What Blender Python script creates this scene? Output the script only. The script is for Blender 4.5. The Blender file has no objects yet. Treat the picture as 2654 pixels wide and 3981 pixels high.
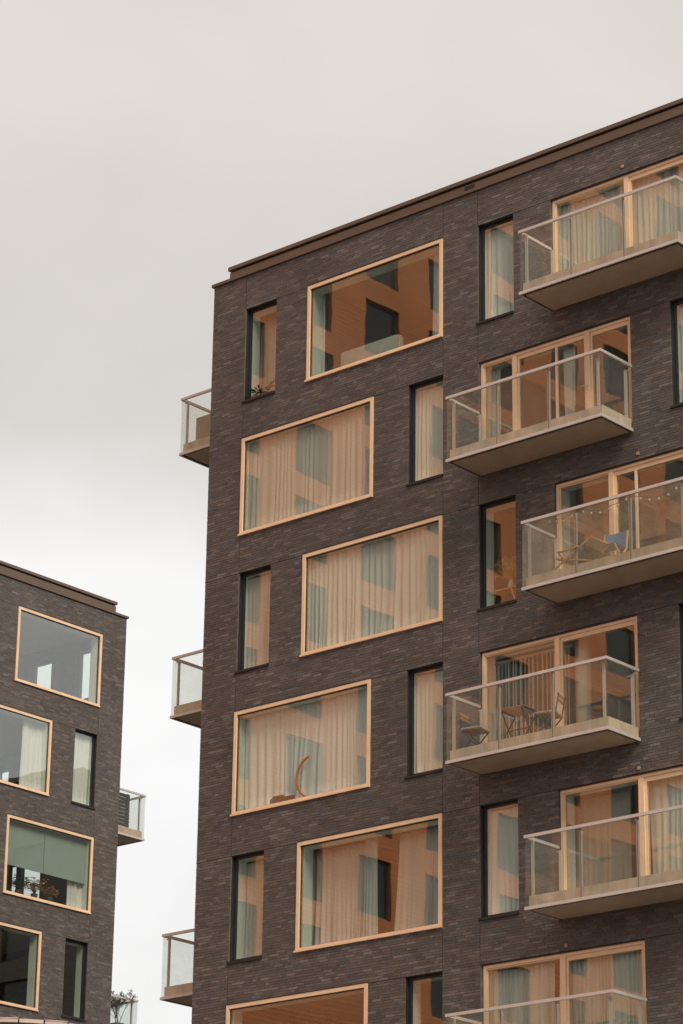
import bpy, math, random
from mathutils import Vector, Matrix
R = math.radians
rnd = random.Random(7)

# ------------------------------------------------------------------ camera, sky, sun, exposure
scene = bpy.context.scene
COL = scene.collection
F_PX, AZ, PITCH, ROLL = 11357.03, -0.719266, 0.361311, 0.0141206      # focal length in pixels of a 2654 px wide frame
ZC = 1.6                                                              # eye height
fwd = Vector((math.sin(AZ)*math.cos(PITCH), math.cos(AZ)*math.cos(PITCH), math.sin(PITCH)))
r0 = Vector((math.cos(AZ), -math.sin(AZ), 0)); u0_ = r0.cross(fwd)
cam_r = math.cos(ROLL)*r0 + math.sin(ROLL)*u0_
cam_u = -math.sin(ROLL)*r0 + math.cos(ROLL)*u0_
cd = bpy.data.cameras.new('camera'); cam = bpy.data.objects.new('camera', cd); COL.objects.link(cam)
m = Matrix((cam_r, cam_u, -fwd)).transposed().to_4x4(); m.translation = (0, 0, ZC)
cam.matrix_world = m
cd.sensor_fit = 'HORIZONTAL'; cd.sensor_width = 24.0; cd.lens = 24.0*F_PX/2654
cd.clip_start = 0.5; cd.clip_end = 6000
scene.camera = cam
scene.render.engine = 'CYCLES'
scene.cycles.use_denoising = True
scene.cycles.max_bounces = 8; scene.cycles.diffuse_bounces = 4; scene.cycles.glossy_bounces = 4
scene.cycles.transparent_max_bounces = 32
scene.cycles.sample_clamp_indirect = 6.0
scene.view_settings.view_transform = 'Standard'; scene.view_settings.look = 'None'
scene.view_settings.exposure = 1.0; scene.view_settings.gamma = 1.0
scene.view_settings.use_curve_mapping = False

SUN_AZ, SUN_EL = R(112), R(41)          # compass-like: from +y towards +x
sd = Vector((math.sin(SUN_AZ)*math.cos(SUN_EL), math.cos(SUN_AZ)*math.cos(SUN_EL), math.sin(SUN_EL)))
sl = bpy.data.lights.new('sun', 'SUN'); sl.energy = 1.5; sl.angle = R(25); sl.color = (1.0, 0.86, 0.70)
so = bpy.data.objects.new('sun', sl); COL.objects.link(so)
so.rotation_euler = sd.to_track_quat('Z', 'Y').to_euler(); so.location = sd*200

def nn(nt, typ, **kw):
    n = nt.nodes.new(typ)
    for k, v in kw.items(): setattr(n, k, v)
    return n
world = bpy.data.worlds.new('World'); scene.world = world; world.use_nodes = True
wt = world.node_tree; wt.nodes.clear()
w_out = nn(wt, 'ShaderNodeOutputWorld'); w_bg = nn(wt, 'ShaderNodeBackground')
w_tc = nn(wt, 'ShaderNodeTexCoord'); w_sep = nn(wt, 'ShaderNodeSeparateXYZ')
w_map = nn(wt, 'ShaderNodeMapping'); w_map.inputs['Scale'].default_value = (1, 1, 1.6)
w_n1 = nn(wt, 'ShaderNodeTexNoise'); w_n1.inputs['Scale'].default_value = 3.6; w_n1.inputs['Detail'].default_value = 5.0; w_n1.inputs['Roughness'].default_value = 0.5
w_add = nn(wt, 'ShaderNodeMath', operation='MULTIPLY_ADD'); w_add.inputs[1].default_value = 0.16
w_ramp = nn(wt, 'ShaderNodeValToRGB')
el = w_ramp.color_ramp.elements
el[0].position = 0.10; el[0].color = (0.88, 0.855, 0.83, 1)
el[1].position = 0.33; el[1].color = (1.03, 1.02, 1.01, 1)
for pos, c in ((0.405, (1.0, 0.985, 0.97, 1)), (0.455, (0.73, 0.69, 0.65, 1)), (0.54, (0.735, 0.69, 0.645, 1)), (0.62, (0.81, 0.765, 0.715, 1)), (1.0, (1.5, 1.43, 1.36, 1))):
    e = w_ramp.color_ramp.elements.new(pos); e.color = c
w_n2 = nn(wt, 'ShaderNodeTexNoise'); w_n2.inputs['Scale'].default_value = 7.0; w_n2.inputs['Detail'].default_value = 4.0
w_mr = nn(wt, 'ShaderNodeMapRange'); w_mr.inputs[1].default_value = 0.3; w_mr.inputs[2].default_value = 0.7; w_mr.inputs[3].default_value = 0.93; w_mr.inputs[4].default_value = 1.06
w_mul = nn(wt, 'ShaderNodeMix', data_type='RGBA', blend_type='MULTIPLY'); w_mul.inputs[0].default_value = 1.0
w_sky = nn(wt, 'ShaderNodeTexSky', sky_type='NISHITA'); w_sky.sun_disc = False; w_sky.sun_elevation = SUN_EL; w_sky.sun_rotation = SUN_AZ
w_sc = nn(wt, 'ShaderNodeVectorMath', operation='SCALE'); w_sc.inputs['Scale'].default_value = 0.10
w_mix = nn(wt, 'ShaderNodeMix', data_type='RGBA'); w_mix.inputs[0].default_value = 0.06
L = wt.links.new
L(w_tc.outputs['Generated'], w_sep.inputs[0]); L(w_tc.outputs['Generated'], w_map.inputs[0])
L(w_map.outputs[0], w_n1.inputs['Vector']); L(w_n1.outputs['Fac'], w_add.inputs[0]); L(w_sep.outputs['Z'], w_add.inputs[2])
L(w_add.outputs[0], w_ramp.inputs[0]); L(w_map.outputs[0], w_n2.inputs['Vector']); L(w_n2.outputs['Fac'], w_mr.inputs[0])
L(w_ramp.outputs[0], w_mul.inputs[6]); L(w_mr.outputs[0], w_mul.inputs[7])
L(w_sky.outputs[0], w_sc.inputs[0]); L(w_mul.outputs[2], w_mix.inputs[6]); L(w_sc.outputs[0], w_mix.inputs[7])
L(w_mix.outputs[2], w_bg.inputs[0]); w_bg.inputs[1].default_value = 0.5
L(w_bg.outputs[0], w_out.inputs[0])

# ------------------------------------------------------------------ materials
MAT = {}
def mat(name, base, rough=0.6, metal=0.0, var=0.0, vscale=6.0, bump=0.0, bscale=40.0, base2=None, spec=0.5, coord='Object', stretch=None):
    mm = bpy.data.materials.new(name); mm.use_nodes = True; nt = mm.node_tree; b = nt.nodes['Principled BSDF']
    b.inputs['Roughness'].default_value = rough; b.inputs['Metallic'].default_value = metal
    b.inputs['Specular IOR Level'].default_value = spec
    b.inputs['Base Color'].default_value = (*base, 1)
    tc = nn(nt, 'ShaderNodeTexCoord'); src = tc.outputs[coord]
    if stretch:
        mp = nn(nt, 'ShaderNodeMapping'); mp.inputs['Scale'].default_value = stretch; nt.links.new(src, mp.inputs[0]); src = mp.outputs[0]
    if var or base2:
        n = nn(nt, 'ShaderNodeTexNoise'); n.inputs['Scale'].default_value = vscale; n.inputs['Detail'].default_value = 6; n.inputs['Roughness'].default_value = 0.65
        nt.links.new(src, n.inputs['Vector'])
        mx = nn(nt, 'ShaderNodeMix', data_type='RGBA')
        b2 = base2 or tuple(c*(1-var) for c in base); b1 = base if base2 else tuple(min(1, c*(1+var)) for c in base)
        mx.inputs[6].default_value = (*b1, 1); mx.inputs[7].default_value = (*b2, 1)
        mr = nn(nt, 'ShaderNodeMapRange'); mr.inputs[1].default_value = 0.35; mr.inputs[2].default_value = 0.65
        nt.links.new(n.outputs['Fac'], mr.inputs[0]); nt.links.new(mr.outputs[0], mx.inputs[0]); nt.links.new(mx.outputs[2], b.inputs['Base Color'])
    if bump:
        n2 = nn(nt, 'ShaderNodeTexNoise'); n2.inputs['Scale'].default_value = bscale; n2.inputs['Detail'].default_value = 5
        nt.links.new(src, n2.inputs['Vector'])
        bp = nn(nt, 'ShaderNodeBump'); bp.inputs['Strength'].default_value = bump; bp.inputs['Distance'].default_value = 0.01
        nt.links.new(n2.outputs['Fac'], bp.inputs['Height']); nt.links.new(bp.outputs[0], b.inputs['Normal'])
    MAT[name] = mm; return mm

def brick_mat(name, source):
    mm = bpy.data.materials.new(name); mm.use_nodes = True; nt = mm.node_tree; b = nt.nodes['Principled BSDF']
    b.inputs['Roughness'].default_value = 0.62; b.inputs['Specular IOR Level'].default_value = 0.4
    if source == 'attr':
        a = nn(nt, 'ShaderNodeAttribute', attribute_name='brick_colour'); c = a.outputs['Color']
    else:
        a = nn(nt, 'ShaderNodeObjectInfo'); c = a.outputs['Color']
    g = nn(nt, 'ShaderNodeNewGeometry')
    n = nn(nt, 'ShaderNodeTexNoise'); n.inputs['Scale'].default_value = 55; n.inputs['Detail'].default_value = 5
    nt.links.new(g.outputs['Position'], n.inputs['Vector'])
    mr = nn(nt, 'ShaderNodeMapRange'); mr.inputs[1].default_value = 0.3; mr.inputs[2].default_value = 0.7; mr.inputs[3].default_value = 0.72; mr.inputs[4].default_value = 1.28
    nt.links.new(n.outputs['Fac'], mr.inputs[0])
    n3 = nn(nt, 'ShaderNodeTexNoise'); n3.inputs['Scale'].default_value = 0.5; n3.inputs['Detail'].default_value = 3
    nt.links.new(g.outputs['Position'], n3.inputs['Vector'])
    mr3 = nn(nt, 'ShaderNodeMapRange'); mr3.inputs[1].default_value = 0.3; mr3.inputs[2].default_value = 0.7; mr3.inputs[3].default_value = 0.86; mr3.inputs[4].default_value = 1.14
    nt.links.new(n3.outputs['Fac'], mr3.inputs[0])
    pm = nn(nt, 'ShaderNodeMath', operation='MULTIPLY'); nt.links.new(mr.outputs[0], pm.inputs[0]); nt.links.new(mr3.outputs[0], pm.inputs[1])
    vm = nn(nt, 'ShaderNodeVectorMath', operation='SCALE'); nt.links.new(c, vm.inputs[0]); nt.links.new(pm.outputs[0], vm.inputs['Scale'])
    nt.links.new(vm.outputs[0], b.inputs['Base Color'])
    bp = nn(nt, 'ShaderNodeBump'); bp.inputs['Strength'].default_value = 0.35; bp.inputs['Distance'].default_value = 0.004
    nt.links.new(n.outputs['Fac'], bp.inputs['Height']); nt.links.new(bp.outputs[0], b.inputs['Normal'])
    MAT[name] = mm

def brick_texture_mat(name, c1, c2, mortar, bw, bh, axis, msize=0.012, offs=0.5, big=0.0):
    """procedural brick for walls too far off, or turned away, to pick bricks apart"""
    mm = bpy.data.materials.new(name); mm.use_nodes = True; nt = mm.node_tree; b = nt.nodes['Principled BSDF']
    b.inputs['Roughness'].default_value = 0.75
    tc = nn(nt, 'ShaderNodeTexCoord'); sp = nn(nt, 'ShaderNodeSeparateXYZ'); cb = nn(nt, 'ShaderNodeCombineXYZ')
    nt.links.new(tc.outputs['Object'], sp.inputs[0]); nt.links.new(sp.outputs[axis], cb.inputs[0]); nt.links.new(sp.outputs[2], cb.inputs[1])
    br = nn(nt, 'ShaderNodeTexBrick'); br.inputs['Scale'].default_value = 1.0; br.inputs['Brick Width'].default_value = bw; br.inputs['Row Height'].default_value = bh
    br.inputs['Mortar Size'].default_value = msize; br.offset = offs
    br.inputs['Color1'].default_value = (*c1, 1); br.inputs['Color2'].default_value = (*c2, 1); br.inputs['Mortar'].default_value = (*mortar, 1)
    nt.links.new(cb.outputs[0], br.inputs['Vector'])
    n = nn(nt, 'ShaderNodeTexNoise'); n.inputs['Scale'].default_value = 0.35; n.inputs['Detail'].default_value = 5
    nt.links.new(tc.outputs['Object'], n.inputs['Vector'])
    mr = nn(nt, 'ShaderNodeMapRange'); mr.inputs[1].default_value = 0.3; mr.inputs[2].default_value = 0.7; mr.inputs[3].default_value = 0.85; mr.inputs[4].default_value = 1.15
    nt.links.new(n.outputs['Fac'], mr.inputs[0])
    vm = nn(nt, 'ShaderNodeVectorMath', operation='SCALE'); nt.links.new(br.outputs['Color'], vm.inputs[0]); nt.links.new(mr.outputs[0], vm.inputs['Scale'])
    nt.links.new(vm.outputs[0], b.inputs['Base Color'])
    MAT[name] = mm

def glass_mat(name, f0, tint, wav=0.0, dirt=0.0, dirtcol=(0.5, 0.45, 0.38), wscale=0.7):
    """sheet glass: clear transmission with a tint and an angle dependent mirror (Schlick)"""
    mm = bpy.data.materials.new(name); mm.use_nodes = True; nt = mm.node_tree; nt.nodes.clear()
    out = nn(nt, 'ShaderNodeOutputMaterial'); tr = nn(nt, 'ShaderNodeBsdfTransparent'); gl = nn(nt, 'ShaderNodeBsdfGlossy')
    tr.inputs[0].default_value = (*tint, 1); gl.inputs['Roughness'].default_value = 0.0; gl.inputs[0].default_value = (1, 1, 1, 1)
    g = nn(nt, 'ShaderNodeNewGeometry'); dt = nn(nt, 'ShaderNodeVectorMath', operation='DOT_PRODUCT'); ab = nn(nt, 'ShaderNodeMath', operation='ABSOLUTE')
    nt.links.new(g.outputs['Normal'], dt.inputs[0]); nt.links.new(g.outputs['Incoming'], dt.inputs[1]); nt.links.new(dt.outputs['Value'], ab.inputs[0])
    om = nn(nt, 'ShaderNodeMath', operation='SUBTRACT'); om.inputs[0].default_value = 1.0; nt.links.new(ab.outputs[0], om.inputs[1])
    pw = nn(nt, 'ShaderNodeMath', operation='POWER'); pw.inputs[1].default_value = 5.0; nt.links.new(om.outputs[0], pw.inputs[0])
    ma = nn(nt, 'ShaderNodeMath', operation='MULTIPLY_ADD'); ma.inputs[1].default_value = 1-f0; ma.inputs[2].default_value = f0; nt.links.new(pw.outputs[0], ma.inputs[0])
    if wav:
        n = nn(nt, 'ShaderNodeTexNoise'); n.inputs['Scale'].default_value = wscale; n.inputs['Detail'].default_value = 1.5
        nt.links.new(g.outputs['Position'], n.inputs['Vector'])
        bp = nn(nt, 'ShaderNodeBump'); bp.inputs['Strength'].default_value = 1.0; bp.inputs['Distance'].default_value = wav
        nt.links.new(n.outputs['Fac'], bp.inputs['Height']); nt.links.new(bp.outputs[0], gl.inputs['Normal'])
    mx = nn(nt, 'ShaderNodeMixShader'); nt.links.new(ma.outputs[0], mx.inputs[0]); nt.links.new(tr.outputs[0], mx.inputs[1]); nt.links.new(gl.outputs[0], mx.inputs[2])
    last = mx
    if dirt:
        n = nn(nt, 'ShaderNodeTexNoise'); n.inputs['Scale'].default_value = 2.2; n.inputs['Detail'].default_value = 6; n.inputs['Roughness'].default_value = 0.7
        nt.links.new(g.outputs['Position'], n.inputs['Vector'])
        mr = nn(nt, 'ShaderNodeMapRange'); mr.inputs[1].default_value = 0.3; mr.inputs[2].default_value = 0.75; mr.inputs[3].default_value = dirt*0.2; mr.inputs[4].default_value = dirt
        nt.links.new(n.outputs['Fac'], mr.inputs[0])
        df = nn(nt, 'ShaderNodeBsdfDiffuse'); df.inputs[0].default_value = (*dirtcol, 1)
        m2 = nn(nt, 'ShaderNodeMixShader'); nt.links.new(mr.outputs[0], m2.inputs[0]); nt.links.new(mx.outputs[0], m2.inputs[1]); nt.links.new(df.outputs[0], m2.inputs[2]); last = m2
    nt.links.new(last.outputs[0], out.inputs[0]); MAT[name] = mm

def cloth_mat(name, base, trans=0.35, var=0.12, sheer=0.0):
    mm = bpy.data.materials.new(name); mm.use_nodes = True; nt = mm.node_tree; nt.nodes.clear()
    out = nn(nt, 'ShaderNodeOutputMaterial'); df = nn(nt, 'ShaderNodeBsdfDiffuse'); tl = nn(nt, 'ShaderNodeBsdfTranslucent')
    tc = nn(nt, 'ShaderNodeTexCoord'); mp = nn(nt, 'ShaderNodeMapping'); mp.inputs['Scale'].default_value = (14, 14, 0.6)
    n = nn(nt, 'ShaderNodeTexNoise'); n.inputs['Scale'].default_value = 1.0; n.inputs['Detail'].default_value = 4
    mx = nn(nt, 'ShaderNodeMix', data_type='RGBA'); mx.inputs[6].default_value = (*base, 1); mx.inputs[7].default_value = (*[c*(1-var) for c in base], 1)
    nt.links.new(tc.outputs['Object'], mp.inputs[0]); nt.links.new(mp.outputs[0], n.inputs['Vector']); nt.links.new(n.outputs['Fac'], mx.inputs[0])
    nt.links.new(mx.outputs[2], df.inputs[0]); nt.links.new(mx.outputs[2], tl.inputs[0])
    ms = nn(nt, 'ShaderNodeMixShader'); ms.inputs[0].default_value = trans; nt.links.new(df.outputs[0], ms.inputs[1]); nt.links.new(tl.outputs[0], ms.inputs[2])
    last = ms
    if sheer:
        tp = nn(nt, 'ShaderNodeBsdfTransparent'); m3 = nn(nt, 'ShaderNodeMixShader'); m3.inputs[0].default_value = sheer
        nt.links.new(ms.outputs[0], m3.inputs[1]); nt.links.new(tp.outputs[0], m3.inputs[2]); last = m3
    nt.links.new(last.outputs[0], out.inputs[0]); MAT[name] = mm

brick_mat('brick_each', 'obj'); brick_mat('brick_field', 'attr')
brick_texture_mat('brick_side', (0.078, 0.062, 0.055), (0.110, 0.090, 0.080), (0.07, 0.058, 0.050), 0.2235, 3.0/55, 1, 0.008)
brick_texture_mat('brick_lower', (0.078, 0.062, 0.055), (0.110, 0.090, 0.080), (0.07, 0.058, 0.050), 0.2235, 3.0/55, 0, 0.008)
brick_texture_mat('brick_orange', (0.70, 0.245, 0.085), (0.60, 0.200, 0.068), (0.50, 0.185, 0.07), 0.26, 0.085, 1, 0.012)
mat('mortar', (0.118, 0.100, 0.090), 0.9, var=0.25, vscale=9)
mat('gap_black', (0.012, 0.011, 0.011), 0.8)  # near-black colour carrying the shade of deep gaps
mat('frame_bronze', (0.78, 0.555, 0.365), 0.45, 0.10, var=0.07, vscale=2.5, stretch=(1, 1, 1))
mat('frame_black', (0.016, 0.016, 0.016), 0.45, var=0.2, vscale=4)
mat('gasket', (0.02, 0.02, 0.02), 0.7)
mat('coping_metal', (0.115, 0.080, 0.060), 0.5, 0.1, var=0.08, vscale=1.2)
mat('aluminium', (0.58, 0.54, 0.515), 0.45, 0.35, var=0.06, vscale=3)
mat('post_metal', (0.50, 0.46, 0.42), 0.5, 0.3, var=0.06, vscale=3)
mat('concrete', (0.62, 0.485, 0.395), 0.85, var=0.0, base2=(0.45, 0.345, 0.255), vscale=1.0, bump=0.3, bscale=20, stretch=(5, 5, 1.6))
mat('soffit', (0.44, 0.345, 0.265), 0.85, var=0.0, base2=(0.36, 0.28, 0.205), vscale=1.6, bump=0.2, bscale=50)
mat('room_dimmed', (0.38, 0.37, 0.34), 0.8, var=0.04, vscale=2)  # white rooms darkened in the colour so the interiors look dim
mat('interior_floor', (0.20, 0.135, 0.085), 0.6, var=0.2, vscale=3)
mat('room_white', (0.70, 0.69, 0.66), 0.8, var=0.04, vscale=2)
mat('lining_white', (0.70, 0.72, 0.66), 0.6, var=0.04, vscale=2)
mat('roofing', (0.07, 0.07, 0.07), 0.9, var=0.2)
mat('paving', (0.15, 0.14, 0.13), 0.9, var=0.0, base2=(0.10, 0.092, 0.085), vscale=0.6, bump=0.2, bscale=20)
mat('wood', (0.58, 0.33, 0.155), 0.6, var=0.25, vscale=8, stretch=(1, 8, 8))
mat('wood_dark', (0.30, 0.175, 0.085), 0.6, var=0.25, vscale=8, stretch=(1, 8, 8))
mat('dark_metal', (0.03, 0.032, 0.03), 0.5)
mat('cushion', (0.36, 0.28, 0.22), 0.95, var=0.15, vscale=12)
mat('blue_canvas', (0.03, 0.15, 0.28), 0.9, var=0.15, vscale=9)
mat('taupe_canvas', (0.30, 0.22, 0.16), 0.9, var=0.15, vscale=9)
mat('sofa_cloth', (0.40, 0.385, 0.36), 0.95, var=0.08, vscale=5)
mat('leaf', (0.05, 0.09, 0.035), 0.6, var=0.35, vscale=9)
mat('leaf_dark', (0.03, 0.055, 0.025), 0.6, var=0.35, vscale=9)
mat('dried_grass', (0.70, 0.42, 0.17), 0.9, var=0.3, vscale=20)
mat('bark', (0.07, 0.05, 0.035), 0.9, var=0.3, vscale=20)
mat('ceramic', (0.62, 0.58, 0.52), 0.35)
mat('terracotta', (0.32, 0.14, 0.07), 0.8, var=0.15)
mat('orange_fringe', (0.85, 0.20, 0.03), 0.8, var=0.2, vscale=40)
mat('box_dark', (0.02, 0.021, 0.025), 0.6, var=0.3)
mat('dusty_petals', (0.56, 0.34, 0.21), 0.9, var=0.3, vscale=20)
mat('beige_board', (0.33, 0.25, 0.19), 0.85, var=0.1, vscale=2)
mat('screen_dark', (0.035, 0.038, 0.037), 0.7, var=0.2, vscale=4)
mat('blind_fabric', (0.315, 0.375, 0.36), 0.9, var=0.03, vscale=2)
mat('slat_white', (0.50, 0.52, 0.48), 0.6)
mat('lampshade', (0.45, 0.20, 0.09), 0.8, var=0.15, vscale=10)
mat('canopy_sheet', (0.46, 0.36, 0.32), 0.5, 0.3, var=0.1, vscale=3)
mat('bulb_glass', (0.34, 0.31, 0.26), 0.12)
mat('tower_dark', (0.02, 0.024, 0.022), 0.25, spec=0.6)
mat('tower_frame', (0.10, 0.085, 0.07), 0.6)
mat('vent_grille', (0.10, 0.08, 0.065), 0.7)
glass_mat('window_glass', 0.125, (0.93, 0.962, 0.938), wav=0.0012, wscale=0.8)
glass_mat('balcony_glass', 0.035, (0.955, 0.972, 0.955), wav=0.0006, dirt=0.07, dirtcol=(0.45, 0.42, 0.38))
glass_mat('balcony_glass_grimy', 0.035, (0.955, 0.972, 0.955), wav=0.0006, dirt=0.26, dirtcol=(0.42, 0.36, 0.27))
cloth_mat('curtain_cream', (0.82, 0.765, 0.71), 0.12)
cloth_mat('curtain_white', (0.86, 0.83, 0.80), 0.12)
cloth_mat('curtain_grey', (0.66, 0.64, 0.60), 0.12)
cloth_mat('curtain_sheer', (0.62, 0.59, 0.53), 0.35, sheer=0.22)
cloth_mat('curtain_taupe', (0.70, 0.615, 0.56), 0.12)

# ------------------------------------------------------------------ mesh helpers
class MB:
    def __init__(s): s.v = []; s.f = []
    def box(s, a0, a1, b0, b1, c0, c1):
        n = len(s.v)
        s.v += [(a0,b0,c0),(a1,b0,c0),(a1,b1,c0),(a0,b1,c0),(a0,b0,c1),(a1,b0,c1),(a1,b1,c1),(a0,b1,c1)]
        s.f += [(n,n+3,n+2,n+1),(n+4,n+5,n+6,n+7),(n,n+1,n+5,n+4),(n+1,n+2,n+6,n+5),(n+2,n+3,n+7,n+6),(n+3,n,n+4,n+7)]
        return s
    def poly(s, pts):
        n = len(s.v); s.v += [tuple(p) for p in pts]; s.f.append(tuple(range(n, n+len(pts)))); return s
    def bar(s, p, q, w, h=None):
        """rectangular bar between two points"""
        p = Vector(p); q = Vector(q); d = (q-p).normalized(); h = h or w
        up = Vector((0,0,1)) if abs(d.z) < 0.95 else Vector((0,1,0))
        a = d.cross(up).normalized()*(w/2); b = a.cross(d).normalized()*(h/2); n = len(s.v)
        for c in (p, q): s.v += [tuple(c-a-b), tuple(c+a-b), tuple(c+a+b), tuple(c-a+b)]
        s.f += [(n+3,n+2,n+1,n),(n+4,n+5,n+6,n+7)] + [(n+i,n+(i+1)%4,n+4+(i+1)%4,n+4+i) for i in range(4)]
        return s
    def tube(s, pts, rad, n=8):
        """round tube through points; rad number or list"""
        k = len(pts); rad = rad if isinstance(rad, (list, tuple)) else [rad]*k; base = len(s.v)
        for i, pnt in enumerate(pts):
            a = Vector(pts[max(0, i-1)]); b = Vector(pts[min(k-1, i+1)]); d = (b-a).normalized()
            up = Vector((0,0,1)) if abs(d.z) < 0.9 else Vector((1,0,0))
            x = d.cross(up).normalized(); y = x.cross(d).normalized()
            for j in range(n):
                t = 2*math.pi*j/n; s.v.append(tuple(Vector(pnt)+rad[i]*(math.cos(t)*x+math.sin(t)*y)))
        for i in range(k-1):
            for j in range(n):
                s.f.append((base+i*n+j, base+i*n+(j+1)%n, base+(i+1)*n+(j+1)%n, base+(i+1)*n+j))
        s.f.append(tuple(base+j for j in range(n))[::-1]); s.f.append(tuple(base+(k-1)*n+j for j in range(n)))
        return s
    def lathe(s, c, prof, n=16):
        s.tube([(c[0], c[1], c[2]+z) for r, z in prof], [max(r, 1e-4) for r, z in prof], n); return s
    def leaf(s, p, d, L_, w, up=Vector((0,0,1))):
        p = Vector(p); d = Vector(d).normalized(); sd_ = d.cross(up)
        sd_ = (sd_.normalized() if sd_.length > 1e-3 else Vector((1,0,0)))*w; n = len(s.v)
        bend = Vector((0, 0, -L_*0.15))
        s.v += [tuple(p), tuple(p+d*L_*0.5+sd_), tuple(p+d*L_+bend), tuple(p+d*L_*0.5-sd_)]
        s.f += [(n, n+1, n+2, n+3)]; return s
    def build(s, name, material, parent=None, smooth=False):
        me = bpy.data.meshes.new(name); me.from_pydata(s.v, [], s.f); me.update()
        if smooth:
            for p in me.polygons: p.use_smooth = True
        me.materials.append(MAT[material] if isinstance(material, str) else material)
        o = bpy.data.objects.new(name, me); COL.objects.link(o)
        if parent is not None: o.parent = parent
        return o

class Frame:
    """a facade's own axes: u to the right along the wall, d into the building, z up (world height)"""
    def __init__(s, origin, rot): s.o = Vector(origin); s.rot = rot; s.m = Matrix.Rotation(rot, 3, 'Z')
    def w(s, p): return s.o + s.m @ Vector(p)
def tag(o, label, cat, group=None):
    o['label'] = label; o['category'] = cat
    if group: o['group'] = group
    return o
def place(o, fr, base, rz=0.0):
    o.location = fr.w(base); o.rotation_euler = (0, 0, fr.rot+rz); return o
def thing(name, label, cat, fr, base, rz=0.0, group=None):
    o = bpy.data.objects.new(name, None); COL.objects.link(o); o.empty_display_size = 0.3
    place(o, fr, base, rz); tag(o, label, cat, group); return o
def structure(o): o['kind'] = 'structure'; return o

MAIN = Frame((-40.147, 41.548, 0), 0.0)
LEFT = Frame((-57.9, 56.69, 0), R(90))
CH = 3.0/55                                   # brick course

# ------------------------------------------------------------------ ground
g = MB(); g.poly([(-3000,-3000,0),(3000,-3000,0),(3000,3000,0),(-3000,3000,0)]); structure(g.build('ground', 'paving'))

# ------------------------------------------------------------------ walls and bricks
def wall_mesh(name, material, parent, u0, u1, z0, z1, holes, d0, d1):
    us = sorted({u0, u1, *[h[0] for h in holes], *[h[1] for h in holes]}); us = [u for u in us if u0 <= u <= u1]
    zs = sorted({z0, z1, *[h[2] for h in holes], *[h[3] for h in holes]}); zs = [z for z in zs if z0 <= z <= z1]
    nu, nz = len(us)-1, len(zs)-1
    def solid(i, j):
        if i < 0 or j < 0 or i >= nu or j >= nz: return False
        cu, cz = (us[i]+us[i+1])/2, (zs[j]+zs[j+1])/2
        return not any(h[0] < cu < h[1] and h[2] < cz < h[3] for h in holes)
    b = MB()
    for i in range(nu):
        for j in range(nz):
            if not solid(i, j): continue
            a0, a1, c0, c1 = us[i], us[i+1], zs[j], zs[j+1]
            b.poly([(a0,d0,c0),(a1,d0,c0),(a1,d0,c1),(a0,d0,c1)]); b.poly([(a1,d1,c0),(a0,d1,c0),(a0,d1,c1),(a1,d1,c1)])
            if not solid(i-1, j): b.poly([(a0,d1,c0),(a0,d0,c0),(a0,d0,c1),(a0,d1,c1)])
            if not solid(i+1, j): b.poly([(a1,d0,c0),(a1,d1,c0),(a1,d1,c1),(a1,d0,c1)])
            if not solid(i, j-1): b.poly([(a0,d1,c0),(a1,d1,c0),(a1,d0,c0),(a0,d0,c0)])
            if not solid(i, j+1): b.poly([(a0,d0,c1),(a1,d0,c1),(a1,d1,c1),(a0,d1,c1)])
    return b.build(name, material, parent)

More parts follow.
